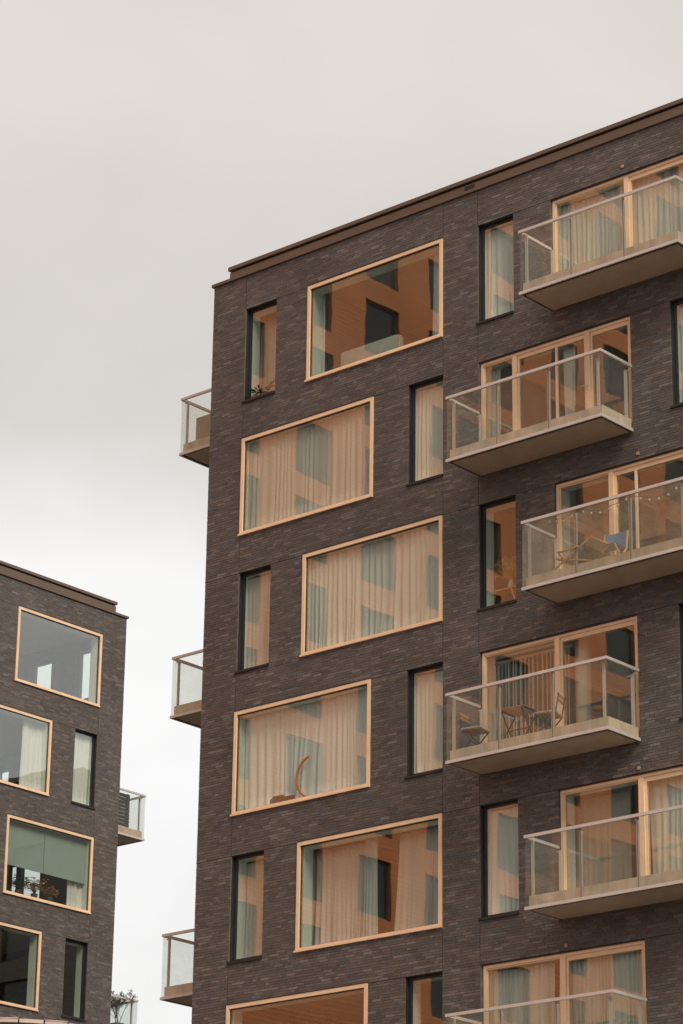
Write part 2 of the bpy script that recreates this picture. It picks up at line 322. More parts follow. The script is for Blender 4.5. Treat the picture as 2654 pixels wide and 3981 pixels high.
PALETTE = [((0.095,0.081,0.075), 30), ((0.080,0.069,0.064), 22), ((0.108,0.091,0.085), 16), ((0.102,0.078,0.065), 8),
           ((0.124,0.107,0.101), 9), ((0.146,0.127,0.120), 5), ((0.130,0.107,0.090), 3), ((0.086,0.083,0.085), 6)]
PC = [c for c, w in PALETTE]; PW = [w for c, w in PALETTE]
def lay_bricks(wall, fr, u0, u1, z0, z1, zref, holes, seams, seed, keep=300):
    """courses in an irregular quarter bond, cut at openings and panel seams"""
    rg = random.Random(seed); P = 0.2235; J = 0.0075; bricks = []
    i0 = math.ceil((z0-zref)/CH); i1 = math.floor((z1-zref)/CH); off = 0.0
    for i in range(i0, i1):
        za = zref+i*CH; zb = za+CH; zc = (za+zb)/2
        off += rg.choice((0.25, -0.25, 0.25, 0.5, -0.25))*P
        segs = [(u0, u1)]
        cuts = [(h[0], h[1]) for h in holes if h[2] < zc < h[3]] + [(s-0.005, s+0.005) for s in seams]
        for c in cuts:
            nx = []
            for a, b in segs:
                if c[1] <= a or c[0] >= b: nx.append((a, b)); continue
                if c[0]-a > 0.03: nx.append((a, c[0]))
                if b-c[1] > 0.03: nx.append((c[1], b))
            segs = nx
        for a, b in segs:
            k = math.floor((a-off)/P); e = [a]
            while True:
                nx = off+(k+1)*P; k += 1
                if rg.random() < 0.13 and nx-P/2 > e[-1]+0.05 and nx-P/2 < b-0.04: e.append(nx-P/2)
                if nx >= b-0.04: break
                if nx > e[-1]+0.045: e.append(nx)
            e.append(b)
            for q in range(len(e)-1):
                ua = e[q]+(J/2 if q else 0.001); ub = e[q+1]-(J/2 if q < len(e)-2 else 0.001)
                if ub-ua < 0.015: continue
                c = rg.choices(PC, PW)[0]; f = rg.uniform(0.90, 1.10); c = tuple(x*f*rg.uniform(0.97, 1.03) for x in c)
                bricks.append((ua, ub, za+J/2, zb-J/2, rg.gauss(0, 0.0012), c))
    # the bricks that show largest get objects of their own
    def score(b):
        pw = fr.w(((b[0]+b[1])/2, 0, (b[2]+b[3])/2)) - Vector((0,0,ZC)); dz = pw.dot(fwd)
        x = pw.dot(cam_r)/dz*F_PX/1327; y = pw.dot(cam_u)/dz*F_PX/1990
        if abs(x) > 0.97 or abs(y) > 0.98: return 1e9
        return pw.length - 12*(b[1]-b[0] > 0.2)
    order = sorted(range(len(bricks)), key=lambda t: score(bricks[t])); own = set(order[:keep])
    u_me = MB(); u_me.box(-0.5, 0.5, 0.0, 0.085, -0.5, 0.5); me = bpy.data.meshes.new('brick')
    me.from_pydata(u_me.v, [], [u_me.f[0], u_me.f[1], u_me.f[2], u_me.f[3], u_me.f[5]]); me.materials.append(MAT['brick_each'])
    rest_v = []; rest_f = []; cols = []
    for t, (ua, ub, za, zb, pr, c) in enumerate(bricks):
        if t in own:
            o = bpy.data.objects.new('brick', me); COL.objects.link(o); o.parent = wall
            o.location = ((ua+ub)/2, pr, (za+zb)/2); o.scale = (ub-ua, 1, zb-za); o.color = (*c, 1)
        else:
            n = len(rest_v); d = pr; e = 0.085
            t1 = rg.gauss(0, 0.0007); t2 = rg.gauss(0, 0.0007)
            rest_v += [(ua,d+t1,za),(ub,d+t2,za),(ub,e,za),(ua,e,za),(ua,d+t1,zb),(ub,d+t2,zb),(ub,e,zb),(ua,e,zb)]
            rest_f += [(n,n+3,n+2,n+1),(n+4,n+5,n+6,n+7),(n,n+1,n+5,n+4),(n+1,n+2,n+6,n+5),(n+3,n,n+4,n+7)]
            cols.append(c)
    me2 = bpy.data.meshes.new('brickwork'); me2.from_pydata(rest_v, [], rest_f)
    at = me2.attributes.new('brick_colour', 'FLOAT_COLOR', 'FACE'); flat = []
    for c in cols: flat += [c[0], c[1], c[2], 1.0]*5
    at.data.foreach_set('color', flat); me2.materials.append(MAT['brick_field'])
    o = bpy.data.objects.new('brickwork', me2); COL.objects.link(o); o.parent = wall; o['kind'] = 'stuff'
    return o

# ------------------------------------------------------------------ windows
pane_rng = random.Random(11)
def pane(parent, a0, a1, z0, z1, d, th=0.024, material='window_glass', name='pane', turn=0.0):
    ty = math.tan(R(pane_rng.uniform(-0.22, 0.22))); tx = math.tan(R(pane_rng.uniform(-0.22, 0.22))); b = MB(); b.box(a0, a1, d, d+th, z0, z1)
    ca, cz = (a0+a1)/2, (z0+z1)/2
    b.v = [(x, y+(x-ca)*(tx*0.5+math.tan(R(turn)))+(z-cz)*ty, z) for x, y, z in b.v]
    return b.build(name, material, parent)
def lining(parent, u0, u1, z0, z1, d0, d1, material='lining_white'):
    b = MB(); t = 0.025
    b.box(u0-0.004, u0+t, d0, d1, z0, z1); b.box(u1-t, u1+0.004, d0, d1, z0, z1)
    b.box(u0+t, u1-t, d0, d1, z1-t, z1+0.004); b.box(u0+t, u1-t, d0, d1, z0-0.004, z0+t)
    return b.build('reveal_lining', material, parent)
def wide_window(bld, u0, u1, z0, z1):
    f = MB(); t = 0.078
    f.box(u0, u0+t, -0.022, 0.10, z0+t, z1-t); f.box(u1-t, u1, -0.022, 0.10, z0+t, z1-t)
    f.box(u0, u1, -0.022, 0.10, z1-t, z1); f.box(u0, u1, -0.022, 0.10, z0+0.035, z0+t)
    w = f.build('window', 'frame_bronze', bld)
    s = MB(); s.box(u0-0.02, u1+0.006, -0.045, 0.02, z0-0.004, z0+0.034); s.build('sill', 'frame_bronze', w)
    s = MB(); s.box(u0-0.004, u1+0.012, -0.030, 0.02, z1+0.003, z1+0.018); s.build('head_shadow', 'frame_black', w)  # black bar painted in for the shadow line above the frame
    k = MB(); i0, i1, j0, j1 = u0+t, u1-t, z0+t, z1-t; e = 0.014
    k.box(i0, i0+e, 0.012, 0.05, j0, j1); k.box(i1-e, i1, 0.012, 0.05, j0, j1); k.box(i0+e, i1-e, 0.012, 0.05, j1-e, j1); k.box(i0+e, i1-e, 0.012, 0.05, j0, j0+e)
    k.build('gasket', 'gasket', w)
    pane(w, i0+e, i1-e, j0+e, j1-e, 0.022)
    lining(w, u0+0.06, u1-0.06, z0+0.06, z1-0.06, 0.103, 0.36)
    return w
def narrow_window(bld, u0, u1, z0, z1, turn=0.0):
    f = MB(); t = 0.055
    d0, d1 = 0.105, 0.165
    f.box(u0, u0+t, d0, d1, z0+0.05, z1); f.box(u1-t, u1, d0, d1, z0+0.05, z1); f.box(u0+t, u1-t, d0, d1, z1-t, z1); f.box(u0+t, u1-t, d0, d1, z0+0.05, z0+0.05+t)
    w = f.build('window', 'frame_black', bld)
    b = MB(); b.box(u0+0.001, u0+0.014, 0.03, 0.104, z0+0.05, z1); b.box(u1-0.014, u1-0.001, 0.03, 0.104, z0+0.05, z1); b.box(u0+0.014, u1-0.014, 0.03, 0.104, z1-0.014, z1-0.001)
    b.build('reveal', 'frame_black', w)
    s = MB(); s.box(u0-0.03, u1+0.01, -0.035, 0.104, z0-0.006, z0+0.045); s.build('sill', 'frame_black', w)
    pane(w, u0+t, u1-t, z0+0.05+t, z1-t, 0.125, turn=turn)
    lining(w, u0+0.03, u1-0.03, z0+0.08, z1-0.03, 0.167, 0.40)
    return w
def balcony_window(bld, u0, u1, z0, z1, mull, slim=(), handle=None, sunk=0.055):
    """floor-to-head glazing of a balcony: outer frame, posts between the panes, door handle"""
    f = MB(); t = 0.075; d0, d1 = sunk, sunk+0.10
    f.box(u0+0.012, u0+t, d0, d1, z0, z1-0.02); f.box(u1-t, u1-0.004, d0, d1, z0, z1-0.02); f.box(u0+t, u1-t, d0, d1, z1-0.075, z1-0.02); f.box(u0+t, u1-t, d0, d1, z0, z0+0.08)
    w = f.build('window', 'frame_bronze', bld)
    b = MB(); b.box(u0+0.001, u1-0.001, 0.02, d0+0.05, z1-0.019, z1-0.002); b.build('shadow_gap', 'frame_black', w)  # black bar in place of the shade in the gap over the frame
    xs = [u0+t]
    for a, c in mull: xs += [a, c]
    xs.append(u1-t)
    for a, c in mull:
        q = MB(); q.box(a, c, d0-0.004, d1, z0+0.08, z1-0.076); q.build('mullion', 'frame_bronze', w)
    for k in range(0, len(xs), 2):
        a, c = xs[k], xs[k+1]; s = MB(); e = 0.045 if k else 0.022; dd = 0.03
        top = z1-0.076
        s.box(a+0.002, a+e, d0+dd, d1-0.006, z0+0.081, top-0.001); s.box(c-e, c-0.002, d0+dd, d1-0.006, z0+0.081, top-0.001)
        s.box(a+e, c-e, d0+dd, d1-0.006, top-e*(1.8 if k else 1), top-0.001); s.box(a+e, c-e, d0+dd, d1-0.006, z0+0.081, z0+0.081+e)
        s.build('sash', 'frame_bronze', w)
        pane(w, a+e, c-e, z0+0.081+e, top-e*(1.8 if k else 1), d0+dd+0.018)
    for x in slim:
        q = MB(); q.box(x-0.026, x+0.026, d0+0.016, d0+0.046, z0+0.10, z1-0.15); q.build('slim_post', 'frame_bronze', w)
    if handle:
        hu, hz = handle; q = MB(); q.box(hu-0.015, hu+0.015, d0-0.012, d0-0.005, hz-0.10, hz+0.06)
        q.tube([(hu, d0-0.012, hz), (hu, d0-0.05, hz)], 0.008); q.tube([(hu, d0-0.05, hz), (hu-0.13, d0-0.05, hz-0.004)], 0.009); q.build('door_handle', 'aluminium', w)
    lining(w, u0+0.05, u1-0.05, z0+0.03, z1-0.04, d1+0.003, 0.40)
    return w

# ------------------------------------------------------------------ balconies
def balcony(bld, T, w, dp, s, glass='balcony_glass', nseg=3, near_end=True):
    """T(a, b, z): a along the wall, b out from the wall. s = height of the soffit."""
    def bx(mb, a0, a1, b0, b1, z0, z1):
        n = len(mb.v); pts = [(a0,b0,z0),(a1,b0,z0),(a1,b1,z0),(a0,b1,z0),(a0,b0,z1),(a1,b0,z1),(a1,b1,z1),(a0,b1,z1)]
        mb.v += [T(*p) for p in pts]
        mb.f += [(n,n+3,n+2,n+1),(n+4,n+5,n+6,n+7),(n,n+1,n+5,n+4),(n+1,n+2,n+6,n+5),(n+2,n+3,n+7,n+6),(n+3,n,n+4,n+7)]
        return mb
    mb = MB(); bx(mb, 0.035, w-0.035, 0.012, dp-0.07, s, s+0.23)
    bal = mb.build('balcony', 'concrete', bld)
    def fix(o):
        return o
    zt = s+1.275; rt = s+1.33
    mb = MB(); bx(mb, 0.019, w-0.019, 0.013, dp-0.0215, s-0.012, s-0.001); mb.build('recess_shade', 'gasket', bal)  # near-black sheet standing in for the shaded recess behind the edge strip
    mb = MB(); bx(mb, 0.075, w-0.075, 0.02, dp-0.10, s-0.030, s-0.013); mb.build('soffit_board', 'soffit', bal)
    ends = [w*k/nseg for k in range(nseg+1)]
    for k in range(nseg):
        a, c = ends[k]-(0.012 if k == 0 else 0), ends[k+1]+(0.012 if k == nseg-1 else 0)
        mb = MB(); bx(mb, a+0.002, c-0.004, dp-0.020, dp+0.014, s-0.034, s+0.024); mb.build('edge_strip', 'aluminium', bal)
        mb = MB(); bx(mb, a+0.014 if k == 0 else a+0.004, c-0.014 if k == nseg-1 else c-0.004, dp-0.016, dp-0.004, s+0.026, zt-0.003); mb.build('glass_panel', glass, bal)
        mb = MB(); bx(mb, a+0.002, c-0.003, dp-0.034, dp+0.014, zt, rt); mb.build('handrail', 'aluminium', bal)
    for k in range(1, nseg):
        mb = MB(); bx(mb, ends[k]-0.0035, ends[k]+0.0035, dp-0.015, dp-0.006, s+0.03, zt-0.004); mb.build('joint_seal', 'gasket', bal)
    for a0, a1, g0, g1 in ((-0.012, 0.018, 0.004, 0.016), (w-0.018, w+0.012, w-0.016, w-0.004)):
        mb = MB(); bx(mb, a0, a1, 0.012, dp-0.022, s-0.034, s+0.024); mb.build('edge_strip', 'aluminium', bal)
        mb = MB(); bx(mb, g0, g1, 0.03, dp-0.018, s+0.026, zt-0.003); mb.build('glass_panel', glass, bal)
        mb = MB(); h0, h1 = (-0.012, 0.034) if a0 < 0.5 else (w-0.034, w+0.012)
        bx(mb, h0, h1, 0.006, dp-0.036, zt, rt); mb.build('handrail', 'aluminium', bal)
        mb = MB(); p = 0.10 if a0 < 0.5 else w-0.10
        bx(mb, p-0.03, p+0.03, 0.05, 0.085, s+0.231, zt-0.05); bx(mb, min(p, (h0+h1)/2), max(p, (h0+h1)/2), 0.06, 0.075, zt-0.07, zt-0.055); mb.build('post', 'post_metal', bal)
    for k in range(nseg+1):
        a = ends[k]+(0.10 if k == 0 else -0.14 if k == nseg else -0.055)
        mb = MB(); bx(mb, a-0.025, a+0.025, dp-0.125, dp-0.09, s+0.231, zt-0.03); bx(mb, a-0.012, a+0.012, dp-0.09, dp-0.03, zt-0.05, zt-0.03)
        mb.build('post', 'post_metal', bal)
    return bal

# ------------------------------------------------------------------ curtains
def curtain(fr, name, label, cat, u0, u1, z0, z1, d, folds, amp, material='curtain_cream', seed=0, group=None, lean=None, hem=0.0):
    """pleated cloth hung from its top edge; lean(t, s) shifts a point sideways: t across 0..1, s down 0..1"""
    rg = random.Random(seed+1000); n = folds*8; rows = 7; cu = (u0+u1)/2
    ph = [rg.choice((rg.uniform(0.45, 0.9), rg.uniform(0.9, 1.9))) for _ in range(folds+2)]; ah = [rg.uniform(0.25, 1.25) for _ in range(folds+2)]
    tot = sum(ph[:folds]); cum = [0]
    for k in range(folds): cum.append(cum[-1]+ph[k]/tot)
    b = MB(); th = 0.004
    for side in (0, 1):
        for r in range(rows+1):
            sdown = r/rows
            for i in range(n+1):
                k = min(i//8, folds-1); loc = (i-8*k)/8; t = cum[k]+(cum[k+1]-cum[k])*loc
                grow = 0.55+0.45*sdown
                dd = amp*ah[k]*math.sin(2*math.pi*loc)*grow + amp*0.45*math.sin(9*t+seed+1.6*sdown+1.3*math.sin(3*t*sdown+seed))
                u = u0+(u1-u0)*t - cu + amp*0.7*math.sin(2.6*sdown+k*1.1+seed)*sdown
                if lean: u += lean(t, sdown)
                z = (z1-z0)*(1-sdown) + hem*math.sin(7*t+seed)*sdown*0
                b.v.append((u, dd+side*th, z))
    W_ = n+1; H_ = (rows+1)*W_
    for r in range(rows):
        for i in range(n):
            a = r*W_+i
            b.f.append((a+W_, a+W_+1, a+1, a)); b.f.append((H_+a, H_+a+1, H_+a+W_+1, H_+a+W_))
    for r in range(rows):
        for i in (0, n):
            a = r*W_+i; b.f.append((a, H_+a, H_+a+W_, a+W_))
    for i in range(n):
        for r in (0, rows):
            a = r*W_+i; b.f.append((a, a+1, H_+a+1, H_+a))
    o = b.build(name, material, None, smooth=True); place(o, fr, (cu, d, z0)); return tag(o, label, cat, group)

# ------------------------------------------------------------------ the right-hand building
mb_ = bpy.data.objects.new('apartment_building', None); COL.objects.link(mb_); place(mb_, MAIN, (0, 0, 0))
tag(mb_, 'tall dark brick apartment block on the right with bronze framed windows and glass balconies', 'building', 'dark brick apartment blocks')
BW_, DEEP = 19.2, 14.0
HEAD = [26.18+ZC-3*k for k in range(7)]
WH = 40*CH
def odd(k): return k % 2 == 0          # rows 0, 2, 4: wide window at 2.75
wide, narrow, doors = [], [], []
for k, h in enumerate(HEAD):
    z0 = h-WH
    if odd(k):
        wide += [(2.745, 6.39, z0, h), (14.56, 18.2, z0, h)]; narrow += [(0.965, 1.85, z0, h), (7.29, 8.185, z0, h)]
        doors.append((9.11, 12.755, h-2.26, h))
    else:
        wide += [(0.955, 4.59, z0, h), (13.66, 17.3, z0, h)]; narrow += [(5.50, 6.39, z0, h), (11.865, 12.755, z0, h)]
        doors.append((7.305, 10.955, h-2.26, h))
holes_m = wide+narrow+doors
ZB = 7.6+ZC; ZT = 26.965+ZC             # brick by brick from here up to the coping
wall_m = wall_mesh('wall', 'mortar', mb_, 0.006, BW_-0.006, ZB, ZT, [(a-0.004, b+0.004, c-0.004, e+0.004) for a, b, c, e in holes_m], 0.007, 0.10)
wall_mesh('inner_wall', 'room_dimmed', mb_, 0.10, BW_-0.10, ZB, ZT, holes_m, 0.101, 0.34)
wall_mesh('lower_wall', 'brick_lower', mb_, 0.0, BW_, 0.0, ZB-0.004, [], 0.0, 0.34)
lay_bricks(wall_m, MAIN, 0.0, BW_, ZB, ZT, HEAD[0], holes_m, [0.955, 6.397, 7.283, 13.2], 3)
# near-black strips standing in for the shade of deep panel seams
for x in (0.955, 6.397, 7.283, 13.2):
    s = MB(); pieces = []; zc = ZB
    cuts = sorted([(h[2]-0.06, h[3]+0.02) for h in holes_m if h[0]-0.03 < x < h[1]+0.03])
    for a, b in cuts:
        if a > zc: pieces.append((zc, a))
        zc = max(zc, b)
    if zc < ZT: pieces.append((zc, ZT))
    for a, b in pieces: s = MB(); s.box(x-0.0055, x+0.0055, 0.001, 0.0065, a, b); s.build('panel_seam', 'gap_black', wall_m)
def hseam(wall, z, spans):
    for a, b in spans:
        s = MB(); s.box(a, b, -0.0035, 0.0065, z-0.0065, z+0.0045); s.build('panel_seam', 'gap_black', wall)
for k, h in enumerate(HEAD):
    if odd(k): hseam(wall_m, h, [(1.86, 2.735), (8.195, 9.10), (12.76, 14.5)] + ([(0.0, 0.95)] if k else []) + ([(6.40, 7.28)] if k else []))
    else: hseam(wall_m, h, [(4.61, 5.49), (10.965, 11.855)])
side = MB(); side.box(0.0, 0.30, 0.345, DEEP, 0, ZT); side.build('side_wall', 'brick_side', mb_)
side = MB(); side.box(BW_-0.30, BW_, 0.345, DEEP, 0, ZT); side.build('side_wall', 'brick_side', mb_)
bk = MB(); bk.box(0.0, BW_, DEEP, DEEP+0.3, 0, ZT); bk.build('rear_wall', 'brick_lower', mb_)
c = MB(); c.box(-0.045, BW_+0.045, -0.045, 0.40, ZT+0.002, ZT+0.068); c.box(-0.045, 0.40, 0.40, DEEP+0.3, ZT+0.002, ZT+0.068); c.build('coping', 'coping_metal', mb_)
def attic(bld, u0, u1, d0, zt):
    """metal parapet set back behind the coping, in sheets, with a projecting cap"""
    n = max(1, int((u1-u0)/2.4)); xs = [u0+(u1-u0)*k/n for k in range(n+1)]
    for k in range(n):
        s = MB(); s.box(xs[k]+0.002, xs[k+1]-0.002, d0, d0+0.5, zt+0.07, zt+0.362); s.build('parapet_sheet', 'coping_metal', bld)
    s = MB(); s.box(u0+0.03, u1-0.03, d0+0.05, d0+0.45, zt+0.363, zt+0.41); s.build('shadow_gap', 'gap_black', bld)
    for k in range(n):
        s = MB(); s.box(xs[k]-(0.03 if k == 0 else -0.002), xs[k+1]+(0.03 if k == n-1 else -0.002), d0-0.03, d0+0.5, zt+0.411, zt+0.495); s.build('parapet_cap', 'coping_metal', bld)
attic(mb_, 0.24, BW_-0.24, 0.22, ZT)
s = MB(); s.box(6.80, 7.04, 0.19, 0.216, ZT+0.20, ZT+0.32); s.build('overflow_outlet', 'gap_black', mb_)
rf = MB(); rf.box(0.75, BW_-0.75, 0.75, DEEP, ZT+0.05, ZT+0.12); rf.build('roof', 'roofing', mb_)
# rooms
for k in range(8):
    zf = HEAD[0]-WH-0.09-3*(k-1)-3.0+3.0-3.0+3.0 if False else HEAD[0]+0.72-3*k
    s = MB(); s.box(0.31, BW_-0.31, 0.345, DEEP-0.01, zf-0.36, zf-0.10); s.build('ceiling_slab', 'room_dimmed', mb_)
    s = MB(); s.box(0.31, BW_-0.31, 0.345, DEEP-0.01, zf-0.099, zf-0.02); s.build('room_floor', 'interior_floor', mb_)
for k, h in enumerate(HEAD):
    za, zb = h+0.72-3-0.018, h+0.35
    for x in ((2.3, 6.84, 8.65, 13.2) if odd(k) else (5.05, 6.84, 11.4, 13.2)):
        s = MB(); s.box(x-0.06, x+0.06, 0.345, 6.5, za, zb); s.build('partition', 'room_dimmed', mb_)
    s = MB(); s.box(0.31, BW_-0.31, 6.502, 6.62, za, zb); s.build('partition', 'room_dimmed', mb_)
for a in wide: wide_window(mb_, *a)
for a in narrow: narrow_window(mb_, *a, turn=0.45 if abs(a[0]-7.29) < 0.01 and abs(a[3]-HEAD[2]) < 0.01 else 0.0)
DM = {0: ([(10.85, 10.955)], [], None), 1: ([(8.095, 8.205), (9.855, 9.962)], [9.155], (9.90, HEAD[1]-1.18)), 2: ([(10.345, 10.455)], [10.95], None),
      3: ([(9.035, 9.148)], [], (10.83, HEAD[3]-1.15)), 4: ([(10.86, 10.975)], [], None), 5: ([(9.065, 9.182)], [], None), 6: ([(10.86, 10.975)], [], None)}
for k, a in enumerate(doors): balcony_window(mb_, *a, *DM[k])
for k, a in enumerate(doors):
    s0 = HEAD[k]-2.39; uu = a[0]-0.012; ww = a[1]-a[0]+0.03
    balcony(mb_, lambda p, q, z, uu=uu: (uu+p, -q, z), ww, 1.0, s0, 'balcony_glass_grimy' if k == 2 else 'balcony_glass')
for s0 in (23.79+ZC, 17.79+ZC, 11.79+ZC):
    balcony(mb_, lambda p, q, z: (-q, 0.88+p, z), 3.6, 1.75, s0)
# little boxes of the balcony lights above the glazing
for x, z in ((10.873, 26.333), (11.071, 20.297), (10.927, 14.268), (9.258, 11.273)):
    s = MB(); s.box(x-0.03, x+0.03, -0.022, -0.005, z+ZC-0.03, z+ZC+0.03); s.build('wall_sensor', 'beige_board', mb_)

# ------------------------------------------------------------------ the left-hand building
lb_ = bpy.data.objects.new('apartment_building', None); COL.objects.link(lb_); place(lb_, LEFT, (0, 0, 0))
tag(lb_, 'dark brick apartment block at the left edge with roller blinds in a wide window', 'building', 'dark brick apartment blocks')
LW_ = 22.0; LH = [26.37+ZC-3*k for k in range(6)]; LZT = 27.11+ZC
lwide, lnar = [], []
for k, h in enumerate(LH):
    z0 = h-WH
    if odd(k): lwide.append((-4.25, -0.965, z0, h)); lnar.append((-6.0, -5.15, z0, h)); lwide.append((-12.3, -9.0, z0, h))
    else: lwide.append((-6.06, -2.765, z0, h)); lnar.append((-1.845, -0.97, z0, h)); lwide.append((-14.1, -10.8, z0, h))
LZB = 12.0+ZC
holes_l = lwide+lnar
wall_l = wall_mesh('wall', 'mortar', lb_, -LW_+0.006, -0.006, LZB, LZT, [(a-0.004, b+0.004, c_-0.004, e+0.004) for a, b, c_, e in holes_l], 0.007, 0.10)
wall_mesh('inner_wall', 'room_white', lb_, -LW_+0.1, -0.10, LZB, LZT, holes_l, 0.101, 0.34)
wall_mesh('lower_wall', 'brick_lower', lb_, -LW_, 0.0, 0.0, LZB-0.004, [], 0.0, 0.34)
lay_bricks(wall_l, LEFT, -9.0, 0.0, LZB, LZT, LH[0], holes_l, [-0.955], 5)
b_ = wall_mesh('far_brickwork', 'brick_lower', lb_, -LW_, -9.004, LZB, LZT, holes_l, 0.0, 0.0065)
for a, b in ((LZB, LH[3]-WH-0.06), (LH[3]+0.02, LH[2]-WH-0.08), (LH[2]+0.02, LH[1]-WH-0.06), (LH[1]+0.02, LH[0]-WH-0.08), (LH[0]+0.02, LZT)):
    s = MB(); s.box(-0.9605, -0.9495, 0.001, 0.0065, a, b); s.build('panel_seam', 'gap_black', wall_l)
for k, h in enumerate(LH[:5]):
    hseam(wall_l, h, [(-5.14, -4.27), (-9.0, -6.02)] + ([(-0.96, 0.0)] if k else []) if odd(k) else [(-2.75, -1.855), (-9.0, -6.08)])
# end wall facing away, with the openings whose sky shows through the rooms
eh = []
for k, h in enumerate(LH[:5]):
    eh += [(1.16, 1.75, h-1.5, h-0.01), (2.80, 3.70, h-1.9, h-0.01)] if odd(k) and k != 2 else [(2.84, 3.80, h-2.1, h-0.02), (3.86, 4.32, h-2.1, h-0.02)] if k == 2 else [(4.42, 5.0, h-2.1, h-0.05)]
T90 = Matrix.Rotation(R(90), 4, 'Z')
ew = wall_mesh('end_wall', 'brick_lower', lb_, 0.345, DEEP, 0, LZT, eh, -0.001, 0.28); ew.matrix_local = Matrix.Rotation(R(90), 4, 'Z')
for a, b, c_, e in eh:
    q = MB(); t = 0.04
    q.box(-0.20, -0.14, a, a+t, c_, e); q.box(-0.20, -0.14, b-t, b, c_, e); q.box(-0.20, -0.14, a+t, b-t, e-t, e); q.box(-0.20, -0.14, a+t, b-t, c_, c_+t)
    w = q.build('end_window', 'frame_black', lb_)
    q = MB(); q.box(-0.18, -0.16, a+t, b-t, c_+t, e-t); q.build('pane', 'balcony_glass', w)
s = MB(); s.box(-LW_, -LW_+0.3, 0.345, DEEP, 0, LZT); s.build('side_wall', 'brick_side', lb_)
s = MB(); s.box(-LW_, 0.0, DEEP, DEEP+0.3, 0, LZT); s.build('rear_wall', 'brick_lower', lb_)
c = MB(); c.box(-LW_-0.045, 0.045, -0.045, 0.40, LZT+0.002, LZT+0.068); c.box(-0.40, 0.045, 0.40, DEEP+0.3, LZT+0.002, LZT+0.068); c.build('coping', 'coping_metal', lb_)
attic(lb_, -LW_+0.24, -0.24, 0.22, LZT)
s = MB(); s.box(-LW_+0.75, -0.75, 0.75, DEEP, LZT+0.05, LZT+0.12); s.build('roof', 'roofing', lb_)
for k in range(7):
    zf = LH[0]+0.72-3*k
    s = MB(); s.box(-LW_+0.31, -0.285, 0.345, DEEP-0.01, zf-0.36, zf-0.10); s.build('ceiling_slab', 'room_white', lb_)
    s = MB(); s.box(-LW_+0.31, -0.285, 0.345, DEEP-0.01, zf-0.099, zf-0.02); s.build('room_floor', 'interior_floor', lb_)
for k, h in enumerate(LH):
    za, zb = h+0.72-3-0.018, h+0.35
    for x in ((-4.75, -8.5) if odd(k) else (-8.5,)):
        s = MB(); s.box(x-0.06, x+0.06, 0.345, 7.0, za, zb); s.build('partition', 'room_white', lb_)
    s = MB(); s.box(-LW_+0.31, -0.285, 7.002, 7.12, za, zb); s.build('partition', 'room_white', lb_)
for a in lwide: wide_window(lb_, *a)
for a in lnar: narrow_window(lb_, *a)
for s0 in (20.97+ZC, 14.97+ZC):
    balcony(lb_, lambda p, q, z: (q, 0.70+3.6-p, z), 3.6, 1.75, s0)

# ------------------------------------------------------------------ the orange tower mirrored in the panes (behind the camera, to the left)
TOW = Frame((-66.0, -48.0, 0), R(90))
tw = bpy.data.objects.new('brick_tower', None); COL.objects.link(tw); place(tw, TOW, (0, 0, 0))
tag(tw, 'orange brick tower with rows of dark windows, mirrored in the window panes', 'building')
TH_ = 88.0; TWID = 72.0
t_holes = []
for c_ in range(15):
    for r_ in range(20):
        a = 7.0+c_*3.8; z = 22.0+r_*3.05; t_holes.append((a, a+1.9, z, z+2.15))
wall_mesh('wall', 'brick_orange', tw, 0, TWID, 0, TH_, t_holes, 0.0, 0.4).data.materials[0] = MAT['brick_orange']
fm = MB(); fm.box(0, 0.09, 0.14, 0.22, 0, 2.15); fm.box(1.81, 1.9, 0.14, 0.22, 0, 2.15); fm.box(0.09, 1.81, 0.14, 0.22, 2.06, 2.15); fm.box(0.09, 1.81, 0.14, 0.22, 0, 0.09)
f0 = fm.build('window', 'tower_frame', tw); pm_ = MB(); pm_.box(0.09, 1.81, 0.17, 0.19, 0.09, 2.06); p0 = pm_.build('pane', 'tower_dark', f0)
f0.location = (t_holes[0][0], 0, t_holes[0][2])
for h in t_holes[1:]:
    f1 = f0.copy(); COL.objects.link(f1); f1.parent = tw; f1.location = (h[0], 0, h[2])
    p1 = p0.copy(); COL.objects.link(p1); p1.parent = f1
s = MB(); s.box(0, TWID, 0.41, 18, 0, TH_); s.build('core', 'brick_orange', tw)
s = MB(); s.box(-0.1, TWID+0.1, -0.1, 18.1, TH_+0.002, TH_+0.3); s.build('coping', 'coping_metal', tw)

# ------------------------------------------------------------------ dark block behind, mirrored low in the panes of the left-hand block
BLK = Frame((-24.0, 88.0, 0), R(0))
bb = bpy.data.objects.new('brick_block', None); COL.objects.link(bb); place(bb, BLK, (0, 0, 0))
tag(bb, 'dark brick block whose roofline is mirrored low in the panes of the left-hand block', 'building')
b_holes = [(3.0+4.2*c_, 5.2+4.2*c_, 4.0+3.1*r_, 6.1+3.1*r_) for c_ in range(11) for r_ in range(10)]
wall_mesh('wall', 'brick_lower', bb, 0, 50, 0, 37.0, b_holes, 0.0, 0.4)
fm = MB(); fm.box(0, 0.08, 0.14, 0.22, 0, 2.1); fm.box(2.12, 2.2, 0.14, 0.22, 0, 2.1); fm.box(0.08, 2.12, 0.14, 0.22, 2.02, 2.1); fm.box(0.08, 2.12, 0.14, 0.22, 0, 0.08)
f0 = fm.build('window', 'frame_black', bb); pm_ = MB(); pm_.box(0.08, 2.12, 0.17, 0.19, 0.08, 2.02); p0 = pm_.build('pane', 'tower_dark', f0)
f0.location = (b_holes[0][0], 0, b_holes[0][2])
for h in b_holes[1:]:
    f1 = f0.copy(); COL.objects.link(f1); f1.parent = bb; f1.location = (h[0], 0, h[2])
    p1 = p0.copy(); COL.objects.link(p1); p1.parent = f1
s = MB(); s.box(0, 50, 0.41, 14, 0, 37.0); s.build('core', 'brick_side', bb)
